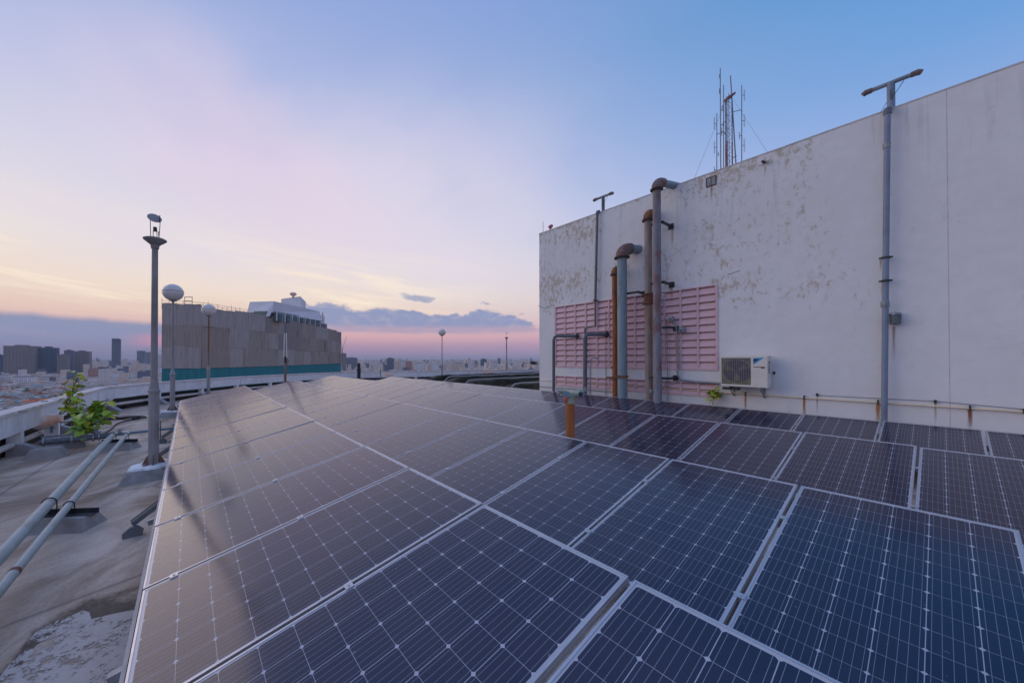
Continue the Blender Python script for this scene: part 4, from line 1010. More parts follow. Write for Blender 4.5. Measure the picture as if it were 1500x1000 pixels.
for x, y in ((1197, 578), (1370, 588), (1134, 546)):
    m = MB(); c = wp(x, y, .02); m.box((-.015, -.02, -.03), (.015, .02, .03), ax=(V, U, Z), o=c)
    tag(m.build('wall_hook', M['dark_steel']), 'small dark hook on the wall ' + {1197: 'left of the slate-blue conduit', 1370: 'right of the slate-blue conduit', 1134: 'beside the outdoor unit'}[x], 'hook')
# bulkhead light
c = wp(1312, 467, .0); t_ = thing('bulkhead_light', c, 'small caged grey bulkhead light on the wall right of the conduit', 'lamp')
m = MB(); m.box((-.035, 0, -.06), (.035, .03, .06), ax=(V, nU, Z), o=c); m.build('back_plate', M['galv'], t_)
m = MB(); m.lathe(c + nU * .09, [(.045, -.11), (.064, -.10), (.068, .05), (.06, .085), (.02, .10)], 16); m.build('lens', M['mid_pipe'], t_, True)
m = MB()
for i in range(6): m.lathe(c + nU * .09 + Z * (-.085 + i * .03), [(.072, -.005), (.080, 0), (.072, .005)], 14)
m.lathe(c + nU * .09, [(.078, .070), (.065, .11), (.01, .125)], 14); m.build('cage', M['galv'], t_, True)
# plate and spout
c = wp(1042, 266, 0); t_ = thing('wall_plate', c, 'small square plate with rusty frame high on the wall', 'plate')
m = MB(); m.box((-.09, 0, -.10), (.09, .02, .10), ax=(V, nU, Z), o=c); m.build('panel', M['galv'], t_)
m = MB()
for a in (((-.105, 0, -.115), (.105, .03, -.101)), ((-.105, 0, .101), (.105, .03, .115)), ((-.105, 0, -.10), (-.091, .03, .10)), ((.091, 0, -.10), (.105, .03, .10)), ((-.006, .021, -.10), (.006, .028, .10))): m.box(*a, ax=(V, nU, Z), o=c)
m.build('frame', M['rust'], t_)
m = MB(); c = wp(1120, 238, 0); m.tube([c, c + nU * .16 - Z * .03], .028, 10); tag(m.build('drain_spout', M['dark_steel']), 'short black drain spout sticking out near the wall top', 'spout')
# obstruction light, rod, camera at the far corner
c = uv(WU + .1, wvz(804, 335)[0], zt + .045); t_ = thing('obstruction_light', c, 'small red obstruction light on the far wall corner', 'lamp')
m = MB(); m.tube([c, c + Z * .08], .02, 8); m.box((-.05, -.03, .08), (.05, .03, .10), o=c); m.build('stem', M['dark_steel'], t_)
m = MB(); d_ = Vector((.8, 0, .6)); e = rot_basis(d_); m.lathe(c + Z * .13, [(.02, -.08), (.06, -.06), (.07, .0), (.05, .08), (.01, .1)], 12, ax=(e[1], e[2], d_.normalized())); m.build('lens', M['red_lamp'], t_, True)
m = MB(); c = uv(WU + .1, wvz(793, 340)[0], zt + .045); m.tube([c, c + Z * .42], .008, 6); tag(m.build('lightning_rod', M['dark_steel']), 'thin short rod on the far wall corner', 'rod')
c = uv(WU - .02, VL, wvz(790, 532)[1]); t_ = thing('security_camera', c, 'small dark camera fixed at the far wall corner', 'camera')
m = MB(); m.tube([c, c + V * .22 + Z * .0], .02, 8); m.build('arm', M['galv'], t_); m = MB(); q_ = c + V * .22; m.tube([q_ + Vector((.1, .05, 0)), q_ - Vector((.16, .05, -.03))], .06, 12); m.build('housing', M['dark_steel'], t_, True)

# wall plant
t_ = thing('wall_fern', wp(1045, 578, .03), 'small leafy plant growing from the wall below the louvres', 'plant')
root = wp(1045, 582, .04); m = MB(); m.tube([wp(1044, 593, .05), wp(1045, 585, .08), wp(1046, 575, .1)], .006, 5); m.build('stem', M['twig'], t_)
for i in range(46):
    q_ = wp(1045.5 + random.gauss(0, 5), 576 + random.gauss(0, 4), rnd(.03, .2)); leaf(t_, q_, rnd(.07, .12), random.choice((0, 1, 0, 2)))
for i in range(4): leaf(t_, wp(rnd(1041, 1047), rnd(585, 592), .08), .05, 2)

# ------------------------------------------------------------------ outdoor air-conditioning unit
off = .42
c = wp(1056, 565, off); v1 = c.dot(V); v0_ = wvz(1124, 540, off)[0]; z0 = wvz(1124, 568, off)[1]; z1 = wvz(1124, 522, off)[1]
wid = v1 - v0_; hgt = z1 - z0
acl = uv(WU - off, v0_, z0)
ac = thing('outdoor_ac_unit', acl, 'cream outdoor air-conditioning unit with round fan grille on the wall', 'air conditioner')
ax = (V, U, Z)           # x along wall to far end, y into the wall
m = MB(); m.box((0, .012, 0), (wid, .30, hgt), ax=ax, o=acl); m.build('casing', M['white_metal'], ac)
gx0, gx1 = wid * .335, wid * .985
m = MB(); m.box((gx0 - .03, 0, .0), (gx0, .011, hgt), ax=ax, o=acl); m.box((gx1, 0, 0), (wid, .011, hgt), ax=ax, o=acl); m.box((gx0, 0, 0), (gx1, .011, .045), ax=ax, o=acl); m.box((gx0, 0, hgt - .03), (gx1, .011, hgt), ax=ax, o=acl); m.box((0, 0, 0), (gx0 - .031, .011, hgt), ax=ax, o=acl)
m.build('front_panel', M['white_metal'], ac)
m = MB(); m.box((-.012, .02, hgt + .0005), (wid + .01, .31, hgt + .014), ax=ax, o=acl); m.build('lid', M['white_metal'], ac)
gc = acl + V * ((gx0 + gx1) / 2 - .01) + Z * (hgt * .51) + U * .0115; gr = min(hgt * .43, (gx1 - gx0) / 2 * .93)
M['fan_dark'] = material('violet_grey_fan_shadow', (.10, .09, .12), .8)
M['coil'] = material('dusty_olive_coil', (.22, .215, .12), .7, .0, var=.3, vscale=2.5, c2=(.17, .155, .15), lo=.45, hi=.6)
m = MB(); m.box((gx0, .0115, .045), (gx1, .0119, hgt - .03), ax=ax, o=acl); m.build('coil', M['coil'], ac)
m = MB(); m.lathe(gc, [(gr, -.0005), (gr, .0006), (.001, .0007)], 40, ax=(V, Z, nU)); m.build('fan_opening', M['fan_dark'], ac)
for i in range(3):
    a_ = i * 2.094 + .4; m = MB(); k = len(m.v)
    for (r_, t0, h_) in ((.03, -.3, .001), (gr * .9, -.25, .001), (gr * .93, .35, .005), (.035, .6, .004)): m.v.append(tuple(gc + (V * math.cos(a_ + t0) + Z * math.sin(a_ + t0)) * r_ + nU * (h_ + .001)))
    m.face((k, k + 1, k + 2, k + 3)); m.build('fan_blade', M['coil'], ac)
m = MB(); ng = 13
for i in range(1, ng): x_ = gx0 + (gx1 - gx0) * i / ng; m.box((x_ - .002, -.010, .045), (x_ + .002, -.004, hgt - .03), ax=ax, o=acl)
for i in range(1, 15): z_ = .045 + (hgt - .075) * i / 15; m.box((gx0, -.003, z_ - .0015), (gx1, .001, z_ + .0015), ax=ax, o=acl)
m.build('grille', M['alu_dull'], ac)
# printed triangle emblem and small lettering strip
lx1 = gx0 - .045; lx0 = .02; lz = hgt - .02
m = MB(); P = lambda x_, z_, d_=.0015: tuple(acl + V * x_ + Z * z_ - U * d_)
k = len(m.v); m.v += [P(lx1, lz - .015), P(lx1, lz - .17), P(lx0 + .03, lz - .0)] ; m.face((k, k + 1, k + 2), 0)
k = len(m.v); m.v += [P(lx1, lz - .03, .003), P(lx1, lz - .115, .003), P(lx1 - .10, lz - .04, .003)]; m.face((k, k + 1, k + 2), 1)
m.build('emblem', [M['logo_blue'], M['logo_navy']], ac)
m = MB(); m.box((lx1 - .20, -.003, lz - .225), (lx1, -.001, lz - .208), ax=ax, o=acl); m.box((lx1 - .19, -.0045, lz - .245), (lx1 - .13, -.003, lz - .225), ax=ax, o=acl); m.build('lettering_strip', M['print_brown'], ac)
m = MB(); m.box((-.004, .08, hgt * .45), (-.0005, .2, hgt * .72), ax=ax, o=acl); m.box((-.02, .1, hgt * .75), (-.0005, .16, hgt * .85), ax=ax, o=acl); m.build('side_handle', M['alu_dull'], ac)
for x_ in (.12, wid - .16):
    m = MB(); m.box((x_, .0, -.035), (x_ + .04, off, -.004), ax=ax, o=acl); m.box((x_, off - .02, -.26), (x_ + .04, off - .002, -.036), ax=ax, o=acl)
    a_ = acl + V * (x_ + .02) + U * .06 - Z * .03; b_ = acl + V * (x_ + .02) + U * (off - .02) - Z * .24; m.tube([a_, b_], .012, 6); m.build('wall_bracket', M['galv'], ac)
m = MB(); m.box((wid - .32, .03, -.09), (wid - .02, .2, -.036), ax=ax, o=acl)
for i in range(5): m.box((wid - .30 + i * .055, .02, -.085), (wid - .27 + i * .055, .03, -.04), 0, ax=ax, o=acl)
m.build('terminal_tray', M['dark_steel'], ac)

# ------------------------------------------------------------------ antennas behind the wall top
def ap(x, y, d=14.0): return at_d(x, y, d)
AD = 14.5
def mast(x0, y0, x1, y1, r_, mat, lab, arms=(), dip=()):
    a, b = ap(x1, y1, AD), ap(x0, y0, AD); base = Vector((b.x, b.y, zt - .0)); 
    a2 = a + (b - a).normalized() * ((a.z - zt) / max(.1, (a.z - b.z)) * (b - a).length)
    t_ = thing('antenna_mast', a2, lab, 'antenna', 'antennas behind the wall top')
    m = MB(); m.tube([a2, a], [r_, r_ * .7], 8); m.build('pole', mat, t_)
    for (x, y, xe, ye) in arms:
        p_, q_ = ap(x, y, AD), ap(xe, ye, AD); m = MB(); m.tube([p_, q_], .014, 6); m.build('arm', M['mast_grey'], t_)
    for (x, y, x2, hh) in dip:
        p_ = ap(x, y, AD); q_ = ap(x2, y, AD); h_ = hh * AD / F; m = MB(); m.tube([p_, q_], .011, 5)
        for f_ in (.75, 1.0): c_ = p_.lerp(q_, f_); m.tube([c_ - Z * h_, c_ + Z * h_], .006, 5)
        m.build('dipole', M['mast_grey'], t_)
mast(1055.5, 190, 1055, 100, .022, M['mast_grey'], 'tallest upright whip antenna, second from the left', arms=((1055, 160, 1061, 163), (1056.5, 184, 1062, 178)), dip=((1055, 112, 1053.5, 3), (1055.5, 134, 1053.5, 4), (1056.5, 157, 1059, 3), (1057, 183, 1060, 4)))
mast(1060, 217, 1060, 125, .02, M['mast_grey'], 'pale whip antenna just right of the tallest one', arms=((1059.5, 149, 1066, 147), (1060, 193, 1064, 199)), dip=((1060, 193, 1057, 6),))
mast(1078, 240, 1070, 111, .026, M['mast_grey'], 'thick leaning antenna pole at the right of lattice mast', arms=((1073, 232, 1079, 228),))
mast(1086.5, 238, 1086.5, 125, .02, M['mast_grey'], 'rightmost antenna pole with folded dipoles', arms=((1074, 164, 1086, 161),), dip=((1086.5, 139.5, 1091, 8), (1086, 177, 1091, 9), (1086, 213, 1091, 10), (1086, 199, 1083, 5)))
mast(1050, 251, 1050, 166, .02, M['mast_grey'], 'leftmost antenna pole with folded dipoles', arms=((1050, 197, 1060, 193),), dip=((1050, 181, 1046, 9), (1050, 216, 1046, 9), (1050, 226, 1053, 3), (1049.5, 249, 1046, 5)))
mast(1068, 225, 1067.5, 137, .016, M['mast_grey'], 'slim antenna pole inside the lattice mast')
# lattice mast, red and white
lm_ = thing('lattice_mast', ap(1069, 240, AD), 'slim red and grey lattice mast in the middle of the antennas', 'antenna mast', 'antennas behind the wall top')
xa, xb = ap(1065, 200, AD).x, ap(1072.5, 200, AD).x; ztop_ = ap(1068, 142, AD).z; zb_ = zt - .1
cs_ = [(xa, AD), (xb, AD), ((xa + xb) / 2, AD + .2)]
for (x, y) in cs_:
    zmid = ap(1068, 208, AD).z
    m = MB(); m.tube([(x, y, zb_), (x, y, zmid)], .022, 6); m.build('leg', M['red_mast'], lm_)
    m = MB(); m.tube([(x, y, zmid + .002), (x, y, ztop_)], .018, 6); m.build('leg', M['mast_grey'], lm_)
m = MB(); n_ = 22
for i in range(n_):
    z_a = zb_ + (ztop_ - zb_) * i / n_; z_b = zb_ + (ztop_ - zb_) * (i + 1) / n_
    for j in range(3):
        a, b = cs_[j], cs_[(j + 1) % 3]; m.tube([(a[0], a[1], z_a), (b[0], b[1], z_b)] if i % 2 else [(b[0], b[1], z_a), (a[0], a[1], z_b)], .007, 4)
m.build('lattice', M['red_mast'], lm_)
m = MB(); a, b = ap(1063, 146, AD), ap(1074, 139, AD); d_ = (b - a).normalized(); m.box((0, -.12, -.05), ((b - a).length, .12, .05), ax=(d_, Vector((0, 1, 0)), Z), o=a); m.build('head_plate', M['red_mast'], lm_)
for (a, b, wd) in (((1063, 148), (1017, 262), 'left'), ((1074, 146), (1126, 226), 'right')):
    m = MB(); m.tube([ap(*a, AD), at_u(*b, WU + .3)], .004, 4); tag(m.build('guy_wire', M['mast_grey']), f'thin guy wire running down to the {wd} from the lattice mast', 'wire')
p_ = at_u(1289, 167, WU + .1); q_ = at_u(1305, 140, WU + .12); m = MB(); m.tube([p_, q_], .005, 4); tag(m.build('stay_cable', M['black']), 'thin stay cable beside the nearer T-shaped post', 'cable')

# ================================================================== WRAPPED BUILDING
def netting(name, col, col2):
    def ex(n, co, c):
        mp = n.new('ShaderNodeMapping'); mp.inputs['Scale'].default_value = (4.2, 4.2, .2); n.l.new(co, mp.inputs[0])
        a = n.noise(mp.outputs[0], 1.0, 5, .6)
        c = n.mix(n.m('MULTIPLY', n.step(a, .40, .68), .6), c, tuple(x * .62 for x in col[:3]) + (1,))
        wv = n.new('ShaderNodeTexWave', wave_type='BANDS', bands_direction='Z'); wv.inputs['Scale'].default_value = .52; wv.inputs['Distortion'].default_value = .6; n.l.new(co, wv.inputs[0])
        c = n.mix(n.step(wv.outputs['Fac'], .80, 1.0, 0, .22), c, tuple(col2) + (1,))
        return c
    return material(name, col, .95, extra=ex, bump=.3, bscale=.8, spec=.1)
NM = [netting('grey_netting', (.40, .345, .30), (.50, .46, .43)), netting('pale_grey_netting', (.44, .40, .37), (.55, .51, .48)), netting('dark_grey_netting', (.33, .29, .27), (.43, .39, .36)), netting('brownish_netting', (.38, .32, .275), (.47, .41, .36))]
TEALN = netting('teal_netting', (.055, .25, .27), (.12, .34, .35))
wb = thing('wrapped_building', at_d(300, 525, 82), 'long grey building wrapped in scaffold netting with teal lower band', 'building')
WP = [Vector((p_.x, p_.y)) for p_ in (at_d(237, 525, 79), at_d(295, 525, 82), at_d(363, 525, 95), at_d(420, 525, 114), at_d(499.5, 525, 166))]
back = [Vector((p_.x, p_.y)) for p_ in (at_d(494, 525, 185), at_d(243, 525, 140))]
zt1, zt0 = H + 12.1, H - 2.3
inner = [p_ + (Vector((-80, 130)) - p_).normalized() * .5 for p_ in WP]
m = MB(); m.prism([tuple(p_) for p_ in (inner + back)], GZ, zt1 - .4); m.build('concrete_frame', M['concrete'], wb)
WL = cum(WP); s_ = 0; cols_ = []
rows_ = [(zt0, zt0 + 5.0), (zt0 + 5.0, zt0 + 9.8), (zt0 + 9.8, zt1)]
for ri, (za, zb2) in enumerate(rows_):
    s_ = 0
    while s_ < WL[-1] - .3:
        wd_ = random.choice((3.2, 4.6, 6.0, 7.5)); e_ = min(WL[-1], s_ + wd_)
        cut = [l for l in WL if s_ + .3 < l < e_ - .3]
        if cut: e_ = cut[0]
        (a, ta), (b, tb) = at_len(WP, WL, max(0, s_ - .06)), at_len(WP, WL, e_ + .06)
        m = MB(); o_ = Vector((a.x, a.y, 0)); T3 = Vector((b.x - a.x, b.y - a.y, 0)); ln = T3.length; T3.normalize(); N3 = Vector((T3.y, -T3.x, 0)); pr = rnd(0, .18)
        nx_ = max(2, int(ln / 1.2)); k = len(m.v); tz = zb2 + .08 + (rnd(-.35, .45) if ri == 2 else rnd(-.1, .1)); bz = za + .02
        for zz in (bz, (bz + tz) / 2, tz):
            for i in range(nx_ + 1): m.v.append(tuple(o_ + T3 * (ln * i / nx_) + N3 * (pr + rnd(0, .12)) + Z * (zz + (rnd(-.12, .1) if zz == tz and ri == 2 else 0))))
        for r2 in range(2):
            for i in range(nx_): q_ = k + r2 * (nx_ + 1) + i; m.face((q_, q_ + 1, q_ + nx_ + 2, q_ + nx_ + 1))
        m.build('netting_sheet', random.choices(NM, (5, 3, 2.2, 2))[0], wb)
        s_ = e_
for a, b in zip(range(4), range(1, 5)):
    m = MB(); p_, q_ = WP[a], WP[b]; m.quad((p_.x, p_.y, zt0 - 14), (q_.x, q_.y, zt0 - 14), (q_.x, q_.y, zt0), (p_.x, p_.y, zt0)); m.build('teal_netting', TEALN, wb)
# scaffold tubes above the netting
m = MB()
for i in range(70):
    p_, _ = at_len(WP, WL, WL[-1] * i / 70); h_ = rnd(.5, 1.5) if i < 34 else rnd(.3, .9); m.tube([(p_.x - .3, p_.y + .3, zt1 - 1), (p_.x - .3, p_.y + .3, zt1 + h_)], .045, 4)
for z_ in (.35, .9):
    m.tube([(p_.x - .3, p_.y + .3, zt1 + z_) for p_ in [at_len(WP, WL, WL[2] * i / 8)[0] for i in range(9)]], .04, 4)
ph = at_d(276, 440, 84)
for s_ in (-.9, .9): m.tube([ph + Vector((s_, 0, -3)), ph + Vector((s_, 0, .9))], .07, 4)
for z_ in (-.9, -.1, .8): m.tube([ph + Vector((-.9, 0, z_)), ph + Vector((.9, 0, z_))], .07, 4)
m.build('scaffold_tubes', M['rust'], wb)['kind'] = 'stuff'
M['mesh_orange'] = material('beige_debris_netting', (.33, .26, .18), .9, var=.2)
a = at_d(258, 525, 80); b = at_d(294, 525, 82.5)
m = MB(); m.quad((a.x, a.y, zt1 - 1.2), (b.x, b.y, zt1 - 1.2), (b.x, b.y, zt1 + .55), (a.x, a.y, zt1 - .1)); m.build('top_netting', M['mesh_orange'], wb)
# white rooftop storey with sloping band
M['recess'] = material('grey_teal_recessed_wall', (.24, .31, .33), .7, var=.08, vscale=.2)
M['wb_white'] = material('white_facade', (.72, .74, .78), .8, var=.06, vscale=.1)
M['wb_glass'] = material('dark_teal_glass', (.03, .10, .12), .6, var=.2, vscale=.3)
rt = thing('rooftop_storey', at_d(400, 460, 104), 'white rooftop storey with sloping band and box tower behind the netting', 'building')
A0, B0, C0_ = (lambda x, yt, yb, d: (at_d(x, yt, d), at_d(x, yb, d))), None, None
band = [A0(362, 458, 459, 112), A0(398, 442, 460, 104), A0(470, 457, 468, 150)]
def band_quad(m, t0, t1, b1, b0): m.quad(b0, b1, t1, t0)
pts_t = [at_d(366, 442, 112), at_d(401, 441, 105), at_d(468, 456, 150)]; pts_b = [at_d(362, 457.5, 112), at_d(397, 457, 104), at_d(471, 470, 150)]
for i in range(2):
    m = MB(); m.quad(pts_b[i], pts_b[i + 1], pts_t[i + 1], pts_t[i]); bk = [q_ + Vector((-1.2, 2.5, 0)) for q_ in (pts_b[i], pts_b[i + 1], pts_t[i + 1], pts_t[i])]
    m.quad(pts_t[i], pts_t[i + 1], bk[2], bk[3]); m.quad(bk[0], bk[1], pts_b[i + 1], pts_b[i]); m.quad(bk[1], bk[0], bk[3], bk[2]); m.quad(pts_t[i], bk[3], bk[0], pts_b[i]); m.quad(pts_b[i + 1], bk[1], bk[2], pts_t[i + 1]); m.build('sloping_band', M['wb_white'], rt)
m = MB(); q0_, q1_ = at_d(404, 470, 106), at_d(468, 480, 150); t0_, t1_ = at_d(404, 456, 106), at_d(468, 467, 150)
m.quad(q0_, q1_, t1_, t0_); m.quad(at_d(366, 466, 114), q0_, t0_, at_d(366, 456, 114)); m.build('recessed_wall', M['recess'], rt)
for i in range(7):
    f0, f1 = (i + .18) / 7, (i + .62) / 7; m = MB(); s_ = Vector((.5, -.25, 0))
    a, b, c_, d_ = q0_.lerp(q1_, f0) + s_, q0_.lerp(q1_, f1) + s_, t0_.lerp(t1_, f1) + s_, t0_.lerp(t1_, f0) + s_; m.quad(a, b, b.lerp(c_, .8), a.lerp(d_, .8)); m.build('window', M['wb_glass'], rt)
for i in range(8):
    f_ = i / 7; m = MB(); a = q0_.lerp(q1_, f_) + Vector((.4, -.2, 0)); b = t0_.lerp(t1_, f_) + Vector((.4, -.2, 0)); m.box((-.10, -.15, 0), (.10, .15, (b - a).z), o=a); m.build('column', M['wb_white'], rt)
m = MB(); a, b, c_ = at_d(375, 457, 110), at_d(398, 457, 106.5), at_d(391, 466, 105)
m.quad(at_d(370, 464, 109), at_d(392, 466, 104.5), at_d(394, 455.5, 104.4), at_d(372, 456, 109)); m.build('shaded_opening', M['wb_glass'], rt)
m = MB(); m.quad(at_d(389, 463, 103), at_d(395, 463.5, 103), at_d(401, 449, 103.5), at_d(396, 449, 103.5)); m.build('slanting_pier', M['wb_white'], rt)
def corner_block(xa, xm, xb, yt, yb, d, par_, mat, nm):
    p0_, p1_, p2_ = at_d(xa, yt, d + 6), at_d(xm, yt, d), at_d(xb, yt, d + 14); zt_ = p1_.z; zb_ = at_d(xm, yb, d).z
    P_ = [(p0_.x, p0_.y), (p1_.x, p1_.y), (p2_.x, p2_.y), (p0_.x + p2_.x - p1_.x, p0_.y + p2_.y - p1_.y)]
    m = MB(); m.prism(P_, zb_, zt_); return m.build(nm, mat, par_)
corner_block(412, 440, 448, 434, 458, 141, rt, M['wb_white'], 'box_tower')
m = MB(); d_ = at_d(429.5, 433, 143); m.lathe(d_, [(.8, 0), (1.25, .3), (1.35, .8), (1.0, 1.2), (.2, 1.3)], 14); m.tube([d_ - Z * .8, d_], .5, 8)
tag(m.build('roof_dish', M['floodlight'], None, True), 'cream dish-like drum on the white box tower', 'dish')
m = MB()
for i in range(9):
    x_ = 468 + i * .9; m.tube([at_d(x_, 476, 152), at_d(x_ + rnd(-.5, .5), rnd(456, 470), 152)], .07, 4)
for i in range(8): m.tube([at_d(rnd(467, 476), rnd(458, 478), 152), at_d(rnd(467, 477), rnd(458, 478), 152)], .07, 4)
m.box((-2, -1, -1.2), (1.8, 1, .8), o=at_d(472, 477, 153)); tag(m.build('roof_scaffold', M['mast_grey']), 'tangle of scaffold and a hoist at right end of wrapped building roof', 'scaffold')
m = MB(); m.tube([at_d(501.5, 512, 900), at_d(507.5, 492, 900)], .35, 5); m.tube([at_d(501.5, 528, 900), at_d(501.5, 509, 900)], .8, 5)
tag(m.build('tower_crane', M['red_mast']), 'distant thin red tower crane right of the wrapped building', 'crane')

# ================================================================== CITY
def cmat(name, col, var=.06): return material(name, col, .85, var=var, vscale=.05)
def facade_mat(name, col, dark, fl=3.2, bay=3.4, amount=.75):
    def ex(n, co, c):
        sp = n.new('ShaderNodeSeparateXYZ'); n.l.new(co, sp.inputs[0])
        f1 = n.m('FRACT', n.m('DIVIDE', sp.outputs[2], fl)); h_ = n.m('FRACT', n.m('DIVIDE', n.m('ADD', sp.outputs[0], sp.outputs[1]), bay))
        a = n.m('MULTIPLY', n.step(f1, .34, .40), n.step(h_, .3, .36)); nz = n.noise(co, .35, 2, .5)
        return n.mix(n.m('MULTIPLY', a, n.step(nz, .2, .6, amount * .6, amount)), c, dark + (1,))
    return material(name, col, .8, var=.05, vscale=.02, extra=ex)
FM = {'brown': facade_mat('brown_facade', (.29, .265, .26), (.10, .095, .10)), 'navy': facade_mat('dark_blue_facade', (.07, .13, .19), (.035, .06, .09)), 'grey': facade_mat('grey_facade', (.25, .245, .25), (.10, .095, .10)),
      'pale': facade_mat('pale_facade', (.78, .74, .70), (.24, .23, .25)), 'cream': facade_mat('cream_facade', (.80, .66, .54), (.24, .20, .19)), 'slate': facade_mat('slate_facade', (.16, .19, .25), (.07, .09, .12)),
      'rose': facade_mat('rose_facade', (.60, .34, .29), (.2, .14, .13)), 'white': facade_mat('white_facade_far', (.85, .85, .85), (.3, .3, .32))}
ROOFG = cmat('grey_flat_roof', (.24, .24, .25))
def tower(x0, x1, yt, yb, mat, lab, strips=0, depth=.6, crown=None, name='tower_block', ang=None):
    """building by its outline in the picture, set on the city ground at the right distance"""
    d = (H - GZ) / ((yb - 524.7) / F); xm = (x0 + x1) / 2; p_ = at_d(xm, yb, d); base = Vector((p_.x, p_.y, GZ)); wd = (x1 - x0) / F * d; h_ = at_d(xm, yt, d).z - GZ
    view = math.atan2(p_.x, p_.y); a_ = -view * .6 if ang is None else ang
    eff = wd * math.cos(view) / (math.cos(a_ + view) + depth * .35 * abs(math.sin(a_ + view))); dep = eff * depth
    t_ = thing(name, base, lab, 'building', rot=(0, 0, a_)); mw = t_.matrix_world
    def add(m, nm, mt):
        o = link(nm, m.mesh(nm, mt)); o.parent = t_; return o
    m = MB(); m.box((-eff / 2, 0, 0), (eff / 2, dep, h_)); add(m, 'block', mat)
    m = MB(); m.box((-eff / 2 - .4, -.4, h_ + .01), (eff / 2 + .4, dep + .4, h_ + 1.6)); add(m, 'roof', ROOFG)
    m = MB(); m.box((-eff * .22, dep * .25, h_ + 1.61), (eff * .18, dep * .7, h_ + rnd(4, 7))); add(m, 'plant_room', mat)
    for i in range(strips):
        x_ = -eff / 2 + eff * (i + .5) / strips; m = MB(); m.box((x_ - eff / strips * .16, -1.1, 2), (x_ + eff / strips * .16, -.01, h_ - 2)); add(m, 'bay', mat)
    if crown:
        m = MB(); m.box((-eff * .5, dep * .1, h_ + 1.61), (eff * (.5 - crown), dep * .9, h_ + crown * 60)); add(m, 'crown', mat)
    return t_
TW = [(-14, 6, 520, 549, 'navy', 'dark tower cut off by the left picture edge', 3), (3, 54, 507, 551, 'brown', 'widest brown slab tower at the far left', 9), (55, 83, 509.5, 550, 'navy', 'dark blue tower right of the wide brown slab', 5),
      (83, 100, 520, 551, 'grey', 'lower grey tower between the blue and stepped towers', 3), (93, 107, 513.5, 550, 'slate', 'dark stepped tower left of the last grey one', 3), (106, 131, 515, 549, 'grey', 'grey tower with stepped sides, rightmost of the left cluster', 5),
      (163, 175.5, 497, 542, 'slate', 'slender lone skyscraper with slanted top left of the tall lamp post', 4), (200, 212, 514, 534, 'navy', 'blue block just left of the tall lamp post', 3), (213, 223, 516, 534.5, 'slate', 'hazy blue block partly behind the tall lamp post', 2), (230, 237, 520, 535, 'pale', 'hazy pale block left of the wrapped building', 2),
      (500, 507, 518, 545, 'brown', 'dark block touching the wrapped building on the right', 2), (507, 523, 524, 540, 'slate', 'row of blue-grey blocks right of the wrapped building', 5), (566, 577, 525, 544, 'slate', 'dark-topped block left of the pale estate', 3),
      (577, 586, 531, 545, 'cream', 'cream block beside the dark-topped block', 3), (586, 594, 528.5, 545, 'pale', 'pale block in the estate left of the globe post', 2), (594, 604, 530, 545, 'rose', 'rose-coloured block in the estate left of the globe post', 3),
      (611, 624, 532, 545, 'white', 'white wide block left of the globe post', 4), (628, 643, 533.5, 545.5, 'white', 'low white block directly left of the globe post', 4), (649, 654, 534, 545, 'cream', 'narrow cream block just right of the globe post', 1),
      (662, 678, 532, 545, 'cream', 'cream stepped blocks between the two far posts', 4), (685.5, 690, 526, 544, 'pale', 'thin pale tower between the two far posts', 1), (704, 713, 526, 538, 'navy', 'dark blue hazy block left of the bare post', 3),
      (719, 728, 531, 541, 'pale', 'pale block left of the bare post', 2), (737, 748, 532, 541, 'white', 'white low block behind the bare post', 2), (768, 776, 532, 541, 'cream', 'cream block near the wall corner', 2),
      (128, 147, 541, 556, 'rose', 'rose apartment row behind the sapling top', 5), (150, 164, 541, 552, 'cream', 'cream apartment row left of the slender skyscraper base', 4), (164, 186, 546, 558, 'white', 'white stepped offices at the slender skyscraper base', 4),
      (-5, 18, 549, 566, 'white', 'white low block at the left picture edge', 4), (18, 50, 552, 566, 'white', 'long white apartment row before the brown slab', 6), (50, 83, 552, 562, 'pale', 'long pale apartment row before the blue tower', 7), (82, 92, 562, 574, 'white', 'plain white cube behind the sapling stem', 2),
      (213, 222, 539, 546, 'white', 'white blocks right of the tall lamp post', 2), (229, 236, 538, 550, 'white', 'white block at the foot of the wrapped building', 2), (207, 213, 545, 552, 'cream', 'small cream block left of the tall lamp post', 1)]
for a in TW: tower(a[0], a[1], a[2], a[3], FM[a[4]], a[5], a[6], crown=.10 if a[0] == 163 else None)
# house types
RC = {'grey': (.30, .30, .31), 'white': (.75, .76, .78), 'orange': (.68, .20, .08), 'blue': (.20, .38, .46), 'brown': (.30, .18, .13), 'pale green': (.34, .48, .42), 'rusty red': (.42, .15, .11)}
WC = cmat('house_wall', (.60, .55, .50), .15); hm_ = {}
for k, c in RC.items():
    mt = cmat(k.replace(' ', '_') + '_roof', c, .2)
    for flat in (0, 1):
        m = MB(); m.box((-.5, -.5, 0), (.5, .5, .8))
        if flat: m.box((-.5, -.5, .801), (.5, .5, .86), 1); m.box((-.3, -.2, .861), (0, .2, 1.0), 0)
        else:
            k_ = len(m.v); m.v += [(-.55, -.55, .801), (.55, -.55, .801), (.55, .55, .801), (-.55, .55, .801), (-.55, 0, 1.05), (.55, 0, 1.05)]
            for q in ((0, 1, 5, 4), (2, 3, 4, 5), (0, 4, 3), (1, 2, 5)): m.face([k_ + i for i in q], 1)
        hm_[(k, flat)] = m.mesh('house', [WC, mt])
def wedge(xa, xb, da, db): d = math.sqrt(rnd(da * da, db * db)); return at_d(rnd(xa, xb), 525, d)
kinds = list(RC); wts = (5, 4, 1.2, 1.6, 2.4, 1.2, 1.4); placed = []
def free(p_, r_):
    for q_ in placed:
        if abs(p_.x - q_[0]) < r_ and abs(p_.y - q_[1]) < r_: return False
    return True
